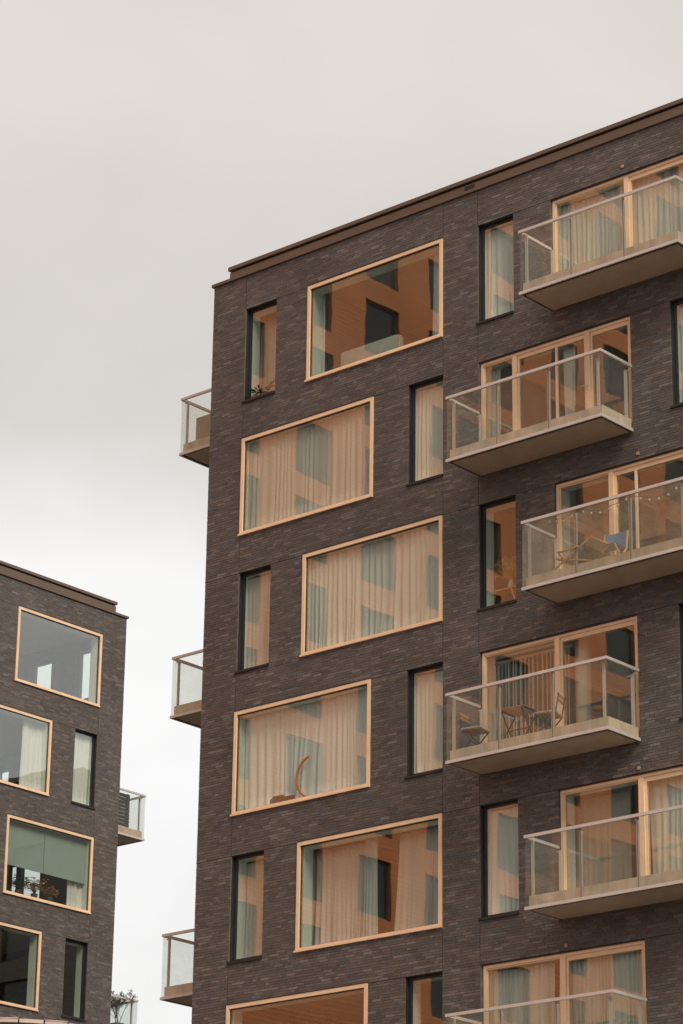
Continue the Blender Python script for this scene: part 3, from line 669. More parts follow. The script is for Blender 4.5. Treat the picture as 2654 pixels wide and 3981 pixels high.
s = MB(); s.box(-0.1, 50.1, -0.1, 14.1, 37.002, 37.25); s.build('coping', 'coping_metal', bb)

# ------------------------------------------------------------------ round street column whose rim cuts into the bottom left corner
KIO = Frame((-12.51, 11.49, 0), R(0))
kz = 3.137+ZC
ko = thing('street_column', 'round street column with pinkish sheet metal rim in the bottom left corner', 'column', KIO, (0, 0, 0))
s = MB(); s.lathe((0, 0, 0), [(0.60, 0), (0.60, 0.28), (0.55, 0.30), (0.55, kz-0.16), (0.50, kz-0.15), (0.50, kz-0.02)], 48); s.build('shaft', 'dark_metal', ko, True)
for q in range(26):
    a0 = 2*math.pi*q/26+0.01; a1 = 2*math.pi*(q+1)/26-0.004; s = MB(); n = 4
    for t in range(n):
        b0 = a0+(a1-a0)*t/n; b1 = a0+(a1-a0)*(t+1)/n
        P = lambda r, a, z: (r*math.cos(a), r*math.sin(a), z)
        s.poly([P(0.60, b0, kz-0.055), P(0.60, b1, kz-0.055), P(0.60, b1, kz-0.034), P(0.60, b0, kz-0.034)])
        s.poly([P(0.60, b0, kz-0.034), P(0.60, b1, kz-0.034), P(0.0, b1, kz+0.05), P(0.0, b0, kz+0.05)])
        s.poly([P(0.50, b0, kz-0.055), P(0.50, b1, kz-0.055), P(0.60, b1, kz-0.055), P(0.60, b0, kz-0.055)])
    s.build('rim_sheet', 'canopy_sheet', ko)
    if q % 2 == 0:
        s = MB(); am = (a0+a1)/2; x, y = math.cos(am), math.sin(am)
        s.poly([P(0.606, a0, kz-0.035), P(0.606, a1, kz-0.028), P(0.56, a1, kz-0.018), P(0.56, a0, kz-0.024)]); s.poly([P(0.606, a0, kz-0.037), P(0.606, a1, kz-0.031), P(0.606, a1, kz-0.028), P(0.606, a0, kz-0.035)])
        s.build('rim_clip', 'canopy_sheet', ko)

# ------------------------------------------------------------------ curtains and blinds of the right-hand building
SH = 0.966                                    # sideways shift per metre of depth as seen from the street
def win_curtain(label, k, a, b, d=0.27, folds=None, amp=0.03, material='curtain_cream', seed=0, lean=None, name='curtain', drop=0.0, group='curtains of the right-hand block'):
    h = HEAD[k]; n = folds or max(3, int((b-a)*6))
    curtain(MAIN, name, label, 'curtain', a-SH*d, b-SH*d, h-WH+0.10+drop, h-0.085, d, n, amp, material, seed, group, lean)
def full(w, m=0.085): return (w[0]+m, w[1]-m)
WIDE0, WIDE1, NARA, NARB, NARC = (2.745, 6.39), (0.955, 4.59), (0.965, 1.85), (5.50, 6.39), (7.29, 8.185)
# inside the reveal the cloth spans jamb to jamb
def jamb_curtain(label, k, w, d=0.15, **kw):
    pad = 0.09 if w[1]-w[0] > 2 else 0.06
    h = HEAD[k]; a, b = w[0]+pad, w[1]-pad
    seed = kw.pop('seed', 0); n = kw.pop('folds', max(4, int((b-a)*6)))
    curtain(MAIN, 'curtain', label, 'curtain', a, b, h-WH+0.13, h-0.09, d if w[1]-w[0] > 2 else d+0.085, n, kw.pop('amp', 0.028), kw.pop('material', 'curtain_cream'), seed, 'curtains of the right-hand block', kw.pop('lean', None))
win_curtain('narrow bunched pale curtain at the left side of the top floor wide window', 0, 2.96, 3.27, 0.42, 6, 0.035, 'curtain_white', 1)
win_curtain('thin strip of pale curtain at the right jamb of the top floor wide window', 0, 6.20, 6.42, 0.30, 4, 0.03, 'curtain_white', 2)
jamb_curtain('full sheer beige curtain gathered at left in the second row wide window', 1, WIDE1, material='curtain_taupe', seed=3, folds=22, amp=0.024, lean=lambda t, s: -0.10*s*math.sin(t*7)*max(0, 0.4-t))
jamb_curtain('full pleated cream curtain in the third row wide window', 2, WIDE0, material='curtain_cream', seed=4, folds=25, amp=0.042)
jamb_curtain('cream curtain pulled askew behind the orange hoop in the fourth row wide window', 3, WIDE1, d=0.25, material='curtain_white', seed=5, folds=24, amp=0.03, lean=lambda t, s: 0.22*s*math.sin(t*9)*(t < 0.7)*t)
win_curtain('broad left curtain of the fifth row wide window', 4, 3.05, 4.72, 0.50, 17, 0.03, 'curtain_taupe', 6)
win_curtain('grey gathered curtain edge beside the dark gap in the fifth row wide window', 4, 4.50, 4.86, 0.40, 5, 0.04, 'curtain_grey', 7)
win_curtain('right curtain flaring outwards in the fifth row wide window', 4, 5.42, 6.62, 0.50, 10, 0.04, 'curtain_taupe', 8, lambda t, s: -0.10*s*(1-t))
jamb_curtain('full cream curtain in the second row narrow window left of the balconies', 1, NARB, seed=9, material='curtain_cream', folds=7)
jamb_curtain('straight beige curtain in the third row narrow window by the building corner', 2, NARA, seed=10, material='curtain_taupe', folds=7, amp=0.02)
jamb_curtain('full cream curtain in the fourth row narrow window left of the balconies', 3, NARB, seed=11, material='curtain_cream', folds=8)
win_curtain('taupe curtain behind the fifth row narrow window by the building corner', 4, 1.16, 1.98, 0.40, 7, 0.02, 'curtain_taupe', 12)
win_curtain('drab curtain behind the plant in the top row narrow window by the building corner', 0, 1.24, 1.98, 0.62, 6, 0.03, 'curtain_taupe', 13, drop=0.0)
jamb_curtain('full pale curtain in the top row narrow window left of the top balcony', 0, NARC, seed=14, material='curtain_white', folds=6, amp=0.035)
jamb_curtain('pale curtain in the fifth row narrow window below the folding chairs balcony', 4, NARC, seed=15, material='curtain_white', folds=6, amp=0.03)
def door_curtain(label, k, a, b, d=0.30, folds=8, amp=0.035, material='curtain_cream', seed=0, lean=None, name='curtain'):
    h = HEAD[k]; curtain(MAIN, name, label, 'curtain', a-SH*d, b-SH*d, h-2.20, h-0.10, d, folds, amp, material, seed, 'curtains of the right-hand block', lean)
door_curtain('left pale curtain behind the top balcony glazing', 0, 9.15, 10.95, 0.28, 15, 0.05, 'curtain_white', 20)
door_curtain('right pale curtain behind the top balcony glazing at the frame edge', 0, 11.0, 12.9, 0.28, 15, 0.05, 'curtain_white', 21)
door_curtain('pale curtain strip at the left jamb of the second balcony glazing', 1, 7.66, 7.90, 0.28, 4, 0.03, 'curtain_grey', 22)
door_curtain('short tied white curtain by the door handle on the second balcony', 1, 9.44, 9.74, 0.28, 5, 0.03, 'curtain_white', 23, lambda t, s: 0.10*s*(0.5-t))
door_curtain('dark green curtain edge right of the door handle on the second balcony', 1, 10.20, 10.5, 0.28, 4, 0.03, 'screen_dark', 24)
door_curtain('pale curtain in the right pane of the fifth row balcony below the chairs', 4, 11.2, 12.9, 0.28, 11, 0.05, 'curtain_white', 25)
door_curtain('brown curtain in the left pane of the fifth row balcony below the chairs', 4, 9.2, 10.86, 0.55, 12, 0.02, 'curtain_sheer', 26)
door_curtain('left pleated curtain behind the lowest balcony at the bottom edge', 5, 7.38, 9.06, 0.28, 20, 0.055, 'curtain_cream', 27)
door_curtain('right pleated curtain behind the lowest balcony at the bottom edge', 5, 9.16, 11.1, 0.28, 20, 0.06, 'curtain_cream', 28)
jamb_curtain('pale curtain in the second row narrow window at the right frame edge', 1, (11.865, 12.755), seed=29, material='curtain_white', folds=7)
# vertical blind of the folding-chairs balcony: separate hanging strips
vb = thing('vertical_blind', 'vertical blind of thin hanging strips behind the folding chairs balcony', 'blind', MAIN, (8.2, 0.45, HEAD[3]-2.18))
s = MB(); s.box(-1.05, 0.98, -0.03, 0.03, 2.02, 2.07); s.build('head_rail', 'aluminium', vb)
rg = random.Random(4)
x = -0.98
while x < 0.92:
    s = MB(); w = rg.uniform(0.010, 0.030) if rg.random() < 0.85 else 0.05; s.box(x, x+w, -0.012, 0.012, 0.02, 2.018); s.build('strip', 'slat_white', vb); x += rg.uniform(0.055, 0.12)
s = MB(); s.lathe((0, 0, 0), [(0.15, 0), (0.15, 2.40)], 24); cl = s.build('column', 'curtain_white', None, True); place(cl, MAIN, (9.27, 0.62, HEAD[3]-2.25)); tag(cl, 'round white column standing indoors behind the folding chairs balcony', 'column')

# ------------------------------------------------------------------ furniture and plants seen through the right-hand panes
def folding_chair(label, u, d, z, rz, cushion=True):
    t = thing('folding_chair', label, 'chair', MAIN, (u, d, z), rz, 'wooden folding chairs on the fourth row balcony')
    W2, D2, SHt = 0.20, 0.19, 0.44
    for k in range(5):
        y = -D2+k*0.085; s = MB(); s.box(-W2, W2, y, y+0.06, SHt-0.016, SHt); s.build('seat_slat', 'wood_dark', t)
    for sx in (-1, 1):
        s = MB(); s.bar((sx*0.19, -0.20, 0), (sx*0.19, 0.20, SHt-0.02), 0.014, 0.022); s.build('leg', 'dark_metal', t)
        s = MB(); s.bar((sx*0.175, 0.22, 0), (sx*0.175, -0.19, SHt-0.02), 0.014, 0.022); s.build('leg', 'dark_metal', t)
        s = MB(); s.bar((sx*0.19, 0.20, SHt-0.03), (sx*0.19, 0.27, 0.84), 0.014, 0.022); s.build('back_post', 'dark_metal', t)
    for zz, yy in ((0.68, 0.243), (0.77, 0.258)):
        s = MB(); s.box(-0.205, 0.205, yy-0.012, yy+0.004, zz, zz+0.062); s.build('back_slat', 'wood_dark', t)
    s = MB(); s.bar((-0.18, 0.01, 0.205), (0.18, 0.01, 0.205), 0.012); s.build('brace', 'dark_metal', t)
    for ch in t.children: ch.scale = (0.93, 0.93, 0.93)
    if cushion:
        s = MB(); a, b_ = 0.205, 0.20
        for q, (zz, e) in enumerate(((SHt*0.93+0.001, 0.012), (SHt*0.93+0.012, 0.0), (SHt*0.93+0.032, 0.0), (SHt*0.93+0.046, 0.018))):
            pts = [(-a+e, -b_+e), (a-e, -b_+e), (a-e, b_-e), (-a+e, b_-e)]
            for px, py in pts: s.v.append((px, py, zz))
        for q in range(3):
            for j in range(4): s.f.append((q*4+j, q*4+(j+1)%4, q*4+4+(j+1)%4, q*4+4+j))
        s.f += [(3, 2, 1, 0), (12, 13, 14, 15)]; s.build('cushion', 'cushion', t)
    return t
DK3 = HEAD[3]-2.39+0.23
folding_chair('wooden folding chair with cushion at the left end of the fourth row balcony', 7.62, -0.54, DK3, R(100))
folding_chair('wooden folding chair with cushion right of the slatted table on the balcony', 9.30, -0.50, DK3, R(-72))
t = thing('folding_table', 'slatted wooden folding table between two chairs on the fourth row balcony', 'table', MAIN, (8.50, -0.36, DK3), R(4))
for k in range(7):
    y = -0.27+k*0.078; s = MB(); s.box(-0.30, 0.30, y, y+0.05, 0.685, 0.70); s.build('top_slat', 'wood_dark', t)
for sx in (-1, 1):
    s = MB(); s.box(sx*0.26-0.012, sx*0.26+0.012, -0.27, 0.27, 0.66, 0.684); s.build('top_rail', 'dark_metal', t)
    s = MB(); s.bar((sx*0.24, -0.26, 0), (sx*0.24, 0.24, 0.66), 0.014, 0.022); s.build('leg', 'dark_metal', t)
    s = MB(); s.bar((sx*0.225, 0.26, 0), (sx*0.225, -0.24, 0.66), 0.014, 0.022); s.build('leg', 'dark_metal', t)
s = MB(); s.bar((-0.23, 0, 0.33), (0.23, 0, 0.33), 0.012); s.build('brace', 'dark_metal', t)

def deck_chair(label, u, d, z, rz, canvas, arms, kx=0.85, kz=0.72):
    t = thing('deck_chair', label, 'deck chair', MAIN, (u, d, z), rz, 'deck chairs on the third row balcony')
    # long side along x: head at +x high, foot at -x low
    for sy in (-1, 1):
        y = sy*0.27
        s = MB(); s.bar((-0.55, y, 0.02), (0.52, y, 0.80), 0.03, 0.045); s.build('back_rail', 'wood', t)
        y = sy*0.235
        s = MB(); s.bar((0.50, y, 0.02), (-0.48, y, 0.42), 0.03, 0.045); s.build('seat_rail', 'wood', t)
        if arms:
            s = MB(); s.box(-0.40, 0.20, sy*0.30-0.03, sy*0.30+0.03, 0.555, 0.58); s.bar((-0.36, sy*0.30, 0.55), (-0.30, sy*0.235, 0.36), 0.03); s.build('arm_rest', 'wood', t)
    s = MB(); s.bar((0.52, -0.29, 0.80), (0.52, 0.29, 0.80), 0.035); s.build('head_bar', 'wood', t)
    s = MB(); s.bar((-0.48, -0.25, 0.42), (-0.48, 0.25, 0.42), 0.035); s.build('front_bar', 'wood', t)
    s = MB(); n = 12
    prof = [(0.52-1.0*k/n, 0.80-0.38*k/n - 0.26*math.sin(math.pi*k/n)) for k in range(n+1)]
    for k in range(n):
        (x0, z0), (x1, z1) = prof[k], prof[k+1]
        for o_, fl in ((0.0, 1), (0.008, 0)):
            q = [(x0, -0.225, z0+o_), (x0, 0.225, z0+o_), (x1, 0.225, z1+o_), (x1, -0.225, z1+o_)]
            s.poly(q if fl else q[::-1])
    s.build('sling', canvas, t, True)
    for ch in t.children: ch.scale = (kx, 1.0, kz)
    return t
DK2 = HEAD[2]-2.39+0.23
t = thing('canvas_chair', 'folding chair with upright blue canvas back on the third row balcony', 'chair', MAIN, (10.62, -0.30, DK2), R(3))
for sx in (-1, 1):
    s = MB(); s.bar((sx*0.24, -0.22, 0.0), (sx*0.24, 0.16, 0.42), 0.025); s.build('leg', 'wood', t)
    s = MB(); s.bar((sx*0.21, 0.18, 0.0), (sx*0.21, -0.20, 0.42), 0.025); s.build('leg', 'wood', t)
    s = MB(); s.bar((sx*0.25, 0.14, 0.40), (sx*0.25, 0.20, 0.78), 0.025); s.build('back_post', 'wood', t)
s = MB(); s.box(-0.235, 0.235, -0.20, 0.15, 0.425, 0.437); s.build('seat', 'blue_canvas', t)
s = MB(); n = 8
for k in range(n):
    x0, x1 = -0.262+0.524*k/n, -0.262+0.524*(k+1)/n; q0, q1 = 0.03*math.sin(math.pi*k/n), 0.03*math.sin(math.pi*(k+1)/n)
    for o_, fl in ((0.0, 1), (0.01, 0)):
        q = [(x0, 0.150+q0+o_, 0.44), (x1, 0.150+q1+o_, 0.44), (x1, 0.184+q1+o_, 0.775), (x0, 0.184+q0+o_, 0.775)]
        s.poly(q if fl else q[::-1])
s.build('backrest', 'blue_canvas', t, True)
deck_chair('low wooden deck chair with taupe canvas in front of the blue chair', 10.22, -0.66, DK2, R(-4), 'taupe_canvas', True, 0.85, 0.56)

# string of round bulbs across the third row balcony glazing
bul = [(9.03, 19.41), (9.20, 19.37), (9.34, 19.35), (9.54, 19.40), (9.81, 19.42), (10.0, 19.35), (10.2, 19.31), (10.41, 19.34), (10.61, 19.36), (10.8, 19.43), (11.12, 19.37), (11.32, 19.30), (11.53, 19.27), (11.74, 19.30), (11.92, 19.38)]
t = thing('string_light', 'string of small round bulbs hanging along the third row balcony glazing', 'string light', MAIN, (10.4, -0.035, 18.0+ZC))
s = MB(); s.tube([(u-10.4, 0, z-18.0+0.055) for u, z in bul], 0.006, 5); s.build('cable', 'dark_metal', t)
for u, z in bul:
    s = MB(); s.lathe((u-10.4, 0, z-18.0), [(0.002, -0.028), (0.016, -0.022), (0.025, -0.006), (0.025, 0.006), (0.017, 0.022), (0.011, 0.032)], 10); q = s.build('bulb', 'bulb_glass', t, True)
    s = MB(); s.lathe((u-10.4, 0, z-18.0), [(0.013, 0.030), (0.013, 0.060)], 8); s.build('socket', 'dark_metal', q)

# top floor wide window: pale sofa back
t = thing('sofa', 'pale sofa with its back to the top floor wide window', 'sofa', MAIN, (4.00, 0.50, HEAD[0]-2.30))
def soft_box(a0, a1, b0, b1, c0, c1, e):
    s = MB(); lv = [(c0, e), (c0+e, 0), (c1-e, 0), (c1-e*0.3, e*0.35), (c1, e)]
    for zz, i in lv:
        k_ = e*0.9
        pts = [(a0+i+k_, b0+i), (a1-i-k_, b0+i), (a1-i, b0+i+k_), (a1-i, b1-i-k_), (a1-i-k_, b1-i), (a0+i+k_, b1-i), (a0+i, b1-i-k_), (a0+i, b0+i+k_)]
        s.v += [(p[0], p[1], zz) for p in pts]
    for q in range(len(lv)-1):
        for j in range(8): s.f.append((q*8+j, q*8+(j+1)%8, q*8+8+(j+1)%8, q*8+8+j))
    s.f += [tuple(range(8))[::-1], tuple(range((len(lv)-1)*8, len(lv)*8))]
    return s
soft_box(-0.8, 0.8, 0.0, 0.24, 0.08, 0.84, 0.06).build('backrest', 'sofa_cloth', t, True)
soft_box(-0.8, -0.58, 0.245, 0.95, 0.08, 0.62, 0.05).build('arm_rest', 'sofa_cloth', t, True)
soft_box(0.58, 0.8, 0.245, 0.95, 0.08, 0.62, 0.05).build('arm_rest', 'sofa_cloth', t, True)
soft_box(-0.575, 0.575, 0.245, 0.95, 0.08, 0.44, 0.05).build('seat', 'sofa_cloth', t, True)
for x in (-0.7, 0.7):
    for y in (0.08, 0.85): s = MB(); s.box(x-0.03, x+0.03, y-0.03, y+0.03, 0, 0.079); s.build('leg', 'dark_metal', t)

def potted_plant(name, label, fr, base, pot_r, pot_h, height, n, seed, spread=0.5, leaf_l=0.22, leaf_w=0.03, pot='ceramic', leafm='leaf', group=None):
    t = thing(name, label, 'plant', fr, base, 0, group); rg = random.Random(seed)
    s = MB(); s.lathe((0, 0, 0), [(pot_r*0.75, 0), (pot_r, pot_h), (pot_r*0.9, pot_h), (pot_r*0.88, pot_h-0.02)], 14); s.build('pot', pot, t, True)
    s = MB(); st = MB()
    for k in range(n):
        a = rg.uniform(0, 6.28); tilt = rg.uniform(0.1, 1)*spread; h = height*rg.uniform(0.5, 1.0)
        p1 = Vector((math.cos(a)*tilt*h, math.sin(a)*tilt*h, pot_h+h*(1-0.35*tilt)))
        st.tube([(0, 0, pot_h-0.02), tuple(p1*0.5+Vector((0, 0, pot_h*0.5+0.04))), tuple(p1)], [0.006, 0.005, 0.003], 5)
        for q in range(4):
            b2 = a+rg.uniform(-1.2, 1.2); s.leaf(p1*rg.uniform(0.7, 1)+Vector((0, 0, 0)), (math.cos(b2), math.sin(b2), rg.uniform(-0.3, 0.5)), leaf_l*rg.uniform(0.6, 1.1), leaf_w)
    st.build('stems', 'leaf_dark', t); s.build('leaves', leafm, t)
    return t
potted_plant('potted_plant', 'long leaved potted plant in the top row narrow window by the corner', MAIN, (1.30, 0.42, HEAD[0]-2.28), 0.13, 0.16, 0.42, 12, 5, 0.9, 0.30, 0.035)

# fourth row wide window: orange fringed hoop and dark box
t = thing('fringed_hoop', 'curved orange fringed hoop standing in the fourth row wide window', 'decoration', MAIN, (2.66, 0.135, HEAD[3]-WH+0.10))
arc = []
for k in range(25):
    a = R(-62+k*5.6); arc.append((0.34-0.44*math.cos(a), 0.0, 0.40+0.44*math.sin(a)))
zmin = min(p[2] for p in arc); arc = [(x_, y_, z_-zmin+0.035) for x_, y_, z_ in arc]
s = MB(); s.tube(arc, 0.024, 8); s.build('hoop', 'orange_fringe', t, True)
s = MB(); rg = random.Random(2)
for k in range(170):
    i = rg.uniform(4, 23.9); a = Vector(arc[int(i)]).lerp(Vector(arc[int(i)+1]), i % 1); s.leaf(a, (rg.uniform(-1, 1), rg.uniform(-0.2, 0.2), rg.uniform(-1, 0.6)), rg.uniform(0.03, 0.06), 0.006)
s.build('fringe', 'orange_fringe', t)
t = thing('storage_box', 'dark open box beside the orange hoop in the fourth row wide window', 'box', MAIN, (2.18, 0.13, HEAD[3]-WH+0.10))
s = MB(); s.box(-0.30, 0.30, -0.02, 0.06, 0, 0.12); s.build('body', 'box_dark', t)
s = MB(); s.box(-0.24, 0.02, -0.015, 0.055, 0.121, 0.17); s.build('folded_cloth', 'dark_metal', t)
s = MB(); s.lathe((-0.22, -0.045, 0.0), [(0.02, 0), (0.02, 0.10), (0.012, 0.13)], 10); s.build('bottle', 'blue_canvas', t, True)

# third row narrow window: wooden trestle with dried grass
tz = HEAD[2]-2.30
t = thing('trestle', 'light wooden trestle stand in the third row narrow window', 'stand', MAIN, (7.52, 0.58, tz))
s = MB(); s.box(-0.36, 0.46, -0.16, 0.16, 0.62, 0.645); s.build('top', 'wood', t)
for y in (-0.13, 0.13):
    s = MB(); s.bar((-0.40, y, 0), (-0.18, y, 0.62), 0.035, 0.05); s.build('leg', 'wood', t)
    s = MB(); s.bar((0.42, y, 0), (0.22, y, 0.62), 0.035, 0.05); s.build('leg', 'wood', t)
s = MB(); s.box(-0.33, 0.36, -0.13, 0.13, 0.18, 0.20); s.build('shelf', 'wood', t)
t = thing('dried_grass', 'bunch of dried grass in a white vase on the wooden trestle', 'plant', MAIN, (7.64, 0.56, tz+0.646))
s = MB(); s.lathe((0, 0, 0), [(0.05, 0), (0.075, 0.06), (0.05, 0.16), (0.04, 0.18)], 14); s.build('vase', 'ceramic', t, True)
s = MB(); rg = random.Random(3)
for k in range(150):
    a = rg.uniform(0, 6.28); r_ = rg.uniform(0.05, 0.34); h = rg.uniform(0.28, 0.62); tip = Vector((r_*math.cos(a)-0.05, r_*math.sin(a), h))
    s.tube([(0, 0, 0.17), tuple(Vector((tip.x*0.4, tip.y*0.4, 0.17+(h-0.17)*0.6))), tuple(tip)], [0.002, 0.0025, 0.004], 4)
    for q in range(3): s.leaf(tip, (rg.uniform(-1, 1), rg.uniform(-1, 1), rg.uniform(-0.5, 0.8)), 0.08, 0.010)
s.build('stalks', 'dried_grass', t)
t = thing('pendant_lamp', 'small brown pendant lamp hanging above the dried grass', 'lamp', MAIN, (7.62, 0.9, tz+1.25))
s = MB(); s.lathe((0, 0, 0), [(0.11, 0), (0.12, 0.06), (0.07, 0.14), (0.02, 0.17)], 16); s.build('shade', 'lampshade', t, True)
s = MB(); s.tube([(0, 0, 0.17), (0, 0, 1.38)], 0.005, 5); s.build('cord', 'dark_metal', t)
# second balcony: black pendant lamp indoors ; sixth row: dark hanging plant
t = thing('pendant_lamp', 'black pendant lamp behind the right pane of the second balcony', 'lamp', MAIN, (9.66, 1.0, HEAD[1]-0.62))
s = MB(); s.lathe((0, 0, 0), [(0.10, 0), (0.11, 0.05), (0.06, 0.13), (0.015, 0.15)], 16); s.build('shade', 'dark_metal', t, True)
s = MB(); s.tube([(0, 0, 0.15), (0, 0, 0.96)], 0.005, 5); s.build('cord', 'dark_metal', t)
t = thing('hanging_plant', 'dark bushy plant hanging in the lowest wide window at the bottom edge', 'plant', MAIN, (2.55, 0.75, HEAD[5]-0.62))
s = MB(); rg = random.Random(8)
for k in range(420):
    v = Vector((rg.gauss(0, 0.22), rg.gauss(0, 0.15), rg.gauss(0.1, 0.12))); s.leaf(v, (rg.uniform(-1, 1), rg.uniform(-1, 1), rg.uniform(-0.8, 0.5)), 0.10, 0.025)
s.build('leaves', 'leaf', t)
s = MB(); s.lathe((0, 0, 0), [(0.07, -0.08), (0.12, 0.02), (0.12, 0.06)], 12); s.build('pot', 'terracotta', t, True)
s = MB(); s.tube([(0, 0, 0.05), (0, 0, 0.96)], 0.004, 5); s.build('cord', 'dark_metal', t)
# side balcony board
t = thing('privacy_board', 'beige board standing on the uppermost balcony at the corner beside the sky', 'screen', MAIN, (-0.86, 1.10, 23.79+ZC+0.232))
s = MB(); s.box(-0.62, 0.62, -0.012, 0.012, 0.02, 0.62); s.build('board', 'beige_board', t)
for x in (-0.5, 0.5): s = MB(); s.box(x-0.03, x+0.03, -0.06, 0.06, 0.0, 0.02); s.build('foot', 'dark_metal', t)

# ------------------------------------------------------------------ inside the left-hand building
def l_curtain(label, k, a, b, d, folds, amp, material, seed, lean=None):
    h = LH[k]; curtain(LEFT, 'curtain', label, 'curtain', a, b, h-WH+0.10, h-0.09, d, folds, amp, material, seed, 'curtains of the left-hand block', lean)
l_curtain('pale sheer curtain at the right of the second row wide window, left-hand block', 1, -3.62, -2.86, 0.26, 9, 0.035, 'curtain_white', 40)
l_curtain('pale curtain filling the narrow window of the left-hand block', 1, -1.76, -1.05, 0.24, 7, 0.03, 'curtain_white', 41)
l_curtain('left curtain below the roller blinds of the left-hand block', 2, -4.14, -3.85, 0.30, 4, 0.035, 'curtain_white', 42)
l_curtain('right curtain below the roller blinds of the left-hand block', 2, -1.62, -1.06, 0.30, 6, 0.045, 'curtain_white', 43)
for a, b, lab in ((-4.15, -2.66, 'left grey-green roller blind in the third row wide window of the left-hand block'), (-2.645, -1.06, 'right grey-green roller blind in the third row wide window of the left-hand block')):
    h = LH[2]; t = thing('roller_blind', lab, 'blind', LEFT, ((a+b)/2, 0.17, h-1.30), 0, 'roller blinds of the left-hand block'); w = (b-a)/2
    s = MB(); s.box(-w, w, -0.002, 0.002, 0.0, 1.20); s.build('fabric', 'blind_fabric', t)
    s = MB(); s.box(-w, w, -0.009, 0.009, -0.022, -0.001); s.build('bottom_bar', 'blind_fabric', t)
    s = MB(); s.tube([(-w, 0.02, 1.17), (w, 0.02, 1.17)], 0.017, 10); s.build('roller', 'aluminium', t)
for q, (u, hgt, lm, lab) in enumerate(((-3.45, 0.44, 'leaf_dark', 'dark green potted plant at the left below the roller blinds'), (-2.85, 0.50, 'dusty_petals', 'tall potted plant with dry reddish leaves below the roller blinds'), (-2.28, 0.36, 'dusty_petals', 'potted plant with dusty pink blooms right of the middle below the blinds'))):
    potted_plant('potted_plant', lab, LEFT, (u, 0.27, LH[2]-WH+0.09), 0.10, 0.17, hgt, 34, 50+q, 0.75, 0.15, 0.035, 'box_dark', lm, 'plants below the roller blinds')
t = thing('window_bench', 'dark low bench with plant pots below the roller blinds', 'bench', LEFT, (-2.65, 0.55, LH[2]-2.30))
s = MB(); s.box(-1.2, 1.2, -0.28, 0.28, 0.16, 0.215); s.build('top', 'wood_dark', t)
for x in (-1.1, 1.1): s = MB(); s.box(x-0.04, x+0.04, -0.25, 0.25, 0, 0.159); s.build('leg', 'wood_dark', t)
t = thing('table_lamp', 'lamp with orange-brown drum shade in the second row window of the left-hand block', 'lamp', LEFT, (-4.25, 0.75, LH[1]-2.30))
s = MB(); s.lathe((0, 0, 0), [(0.14, 0), (0.14, 0.03), (0.015, 0.05), (0.015, 0.50)], 14); s.build('base', 'wood_dark', t, True)
s = MB(); s.lathe((0, 0, 0), [(0.24, 0.40), (0.22, 0.72), (0.21, 0.72), (0.23, 0.405)], 20); s.build('lamp_shade', 'lampshade', t, True)
t = thing('dining_table', 'table silhouette low in the top row window of the left-hand block', 'table', LEFT, (-3.1, 1.9, LH[0]-2.30))
s = MB(); s.box(-0.9, 0.9, -0.42, 0.42, 0.71, 0.745); s.build('top', 'wood_dark', t)
for x in (-0.8, 0.8):
    for y in (-0.34, 0.34): s = MB(); s.box(x-0.025, x+0.025, y-0.025, y+0.025, 0, 0.709); s.build('leg', 'dark_metal', t)
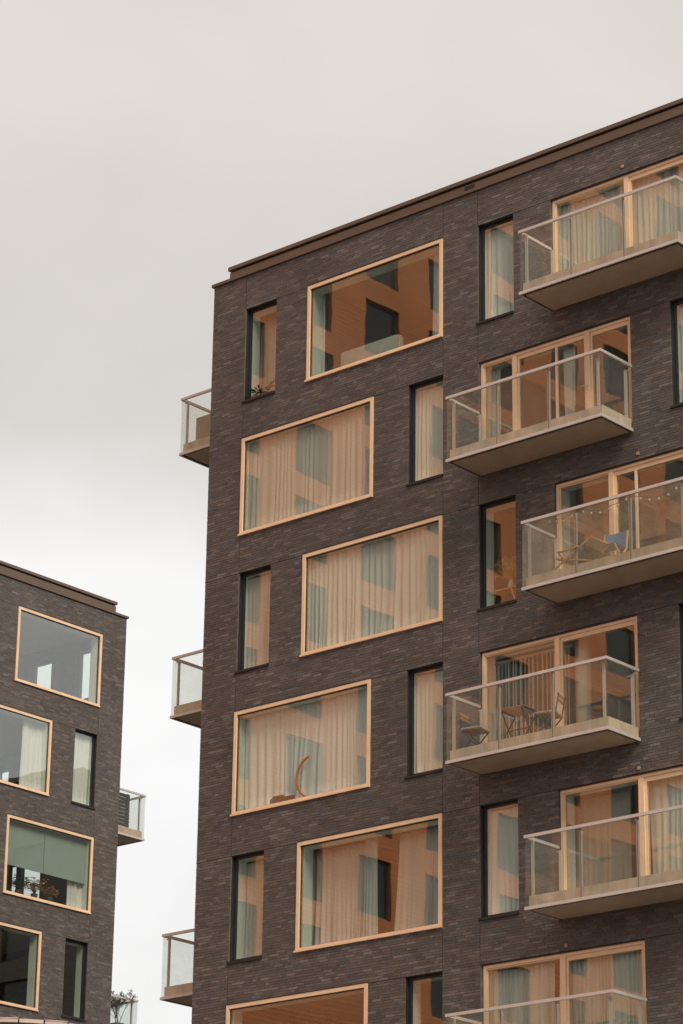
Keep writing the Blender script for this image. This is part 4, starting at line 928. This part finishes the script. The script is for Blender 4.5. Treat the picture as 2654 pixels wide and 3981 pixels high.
# fourth row: venetian blind and side board
t = thing('venetian_blind', 'half open venetian blind in the lowest wide window of the left-hand block', 'blind', LEFT, (-4.62, 0.24, LH[3]-WH+0.12))
for k in range(34):
    z = 0.05+k*0.054; s = MB(); s.v += [(-1.35, -0.022, z-0.008), (0.65, -0.022, z-0.008), (0.65, 0.022, z+0.008), (-1.35, 0.022, z+0.008)]; s.v += [(a, b, c_+0.003) for a, b, c_ in s.v[:4]]
    s.f += [(0, 1, 2, 3), (7, 6, 5, 4), (0, 4, 5, 1), (1, 5, 6, 2), (2, 6, 7, 3), (3, 7, 4, 0)]; s.build('slat', 'screen_dark', t)
for x in (-1.1, 0.4): s = MB(); s.box(x-0.004, x+0.004, -0.004, 0.004, 0.0, 1.96); s.build('ladder_cord', 'slat_white', t)
s = MB(); s.box(-1.38, 0.68, -0.03, 0.03, 1.90, 1.95); s.build('head_rail', 'screen_dark', t)
# dark slatted screen and the shrub on the balconies of the left-hand block
t = thing('slatted_screen', 'dark slatted screen on the balcony of the left-hand block', 'screen', LEFT, (0.80, 0.86, 20.97+ZC+0.232))
for x in (-0.36, 0.36): s = MB(); s.box(x-0.03, x+0.03, -0.03, 0.03, 0, 1.02); s.build('post', 'screen_dark', t)
for k in range(9): s = MB(); s.box(-0.42, 0.42, -0.045, -0.031, 0.04+k*0.108, 0.04+k*0.108+0.098); s.build('slat', 'screen_dark', t)
t = thing('balcony_shrub', 'twiggy shrub with sparse leaves on the lowest balcony of the left-hand block', 'shrub', LEFT, (1.28, 1.02, 14.97+ZC+0.232))
s = MB(); s.lathe((0, 0, 0), [(0.18, 0), (0.23, 0.38), (0.20, 0.38), (0.19, 0.34)], 16); s.build('pot', 'box_dark', t, True)
br = MB(); lv = MB(); rg = random.Random(9)
def grow(p, d, L_, r_, depth):
    q = p+d*L_; mid = p+d*L_*0.5+Vector((rg.uniform(-1, 1), rg.uniform(-1, 1), 0))*L_*0.06
    br.tube([tuple(p), tuple(mid), tuple(q)], [r_, r_*0.8, r_*0.6], 5)
    if depth == 0 or rg.random() < 0.25:
        for _ in range(4): lv.leaf(q-d*L_*rg.uniform(0, 0.6), (rg.uniform(-1, 1), rg.uniform(-1, 1), rg.uniform(-0.3, 0.8)), rg.uniform(0.04, 0.075), 0.014)
    if depth == 0: return
    for _ in range(3):
        grow(p+d*L_*rg.uniform(0.45, 1.0), (d+Vector((rg.uniform(-0.9, 0.9), rg.uniform(-0.9, 0.9), rg.uniform(-0.1, 0.5)))).normalized(), L_*rg.uniform(0.55, 0.8), r_*0.55, depth-1)
for _ in range(5): grow(Vector((rg.uniform(-0.05, 0.05), rg.uniform(-0.05, 0.05), 0.32)), Vector((rg.uniform(-0.25, 0.25), rg.uniform(-0.25, 0.25), 1)).normalized(), 0.43, 0.012, 4)
br.build('branches', 'bark', t); lv.build('leaves', 'leaf_dark', t)
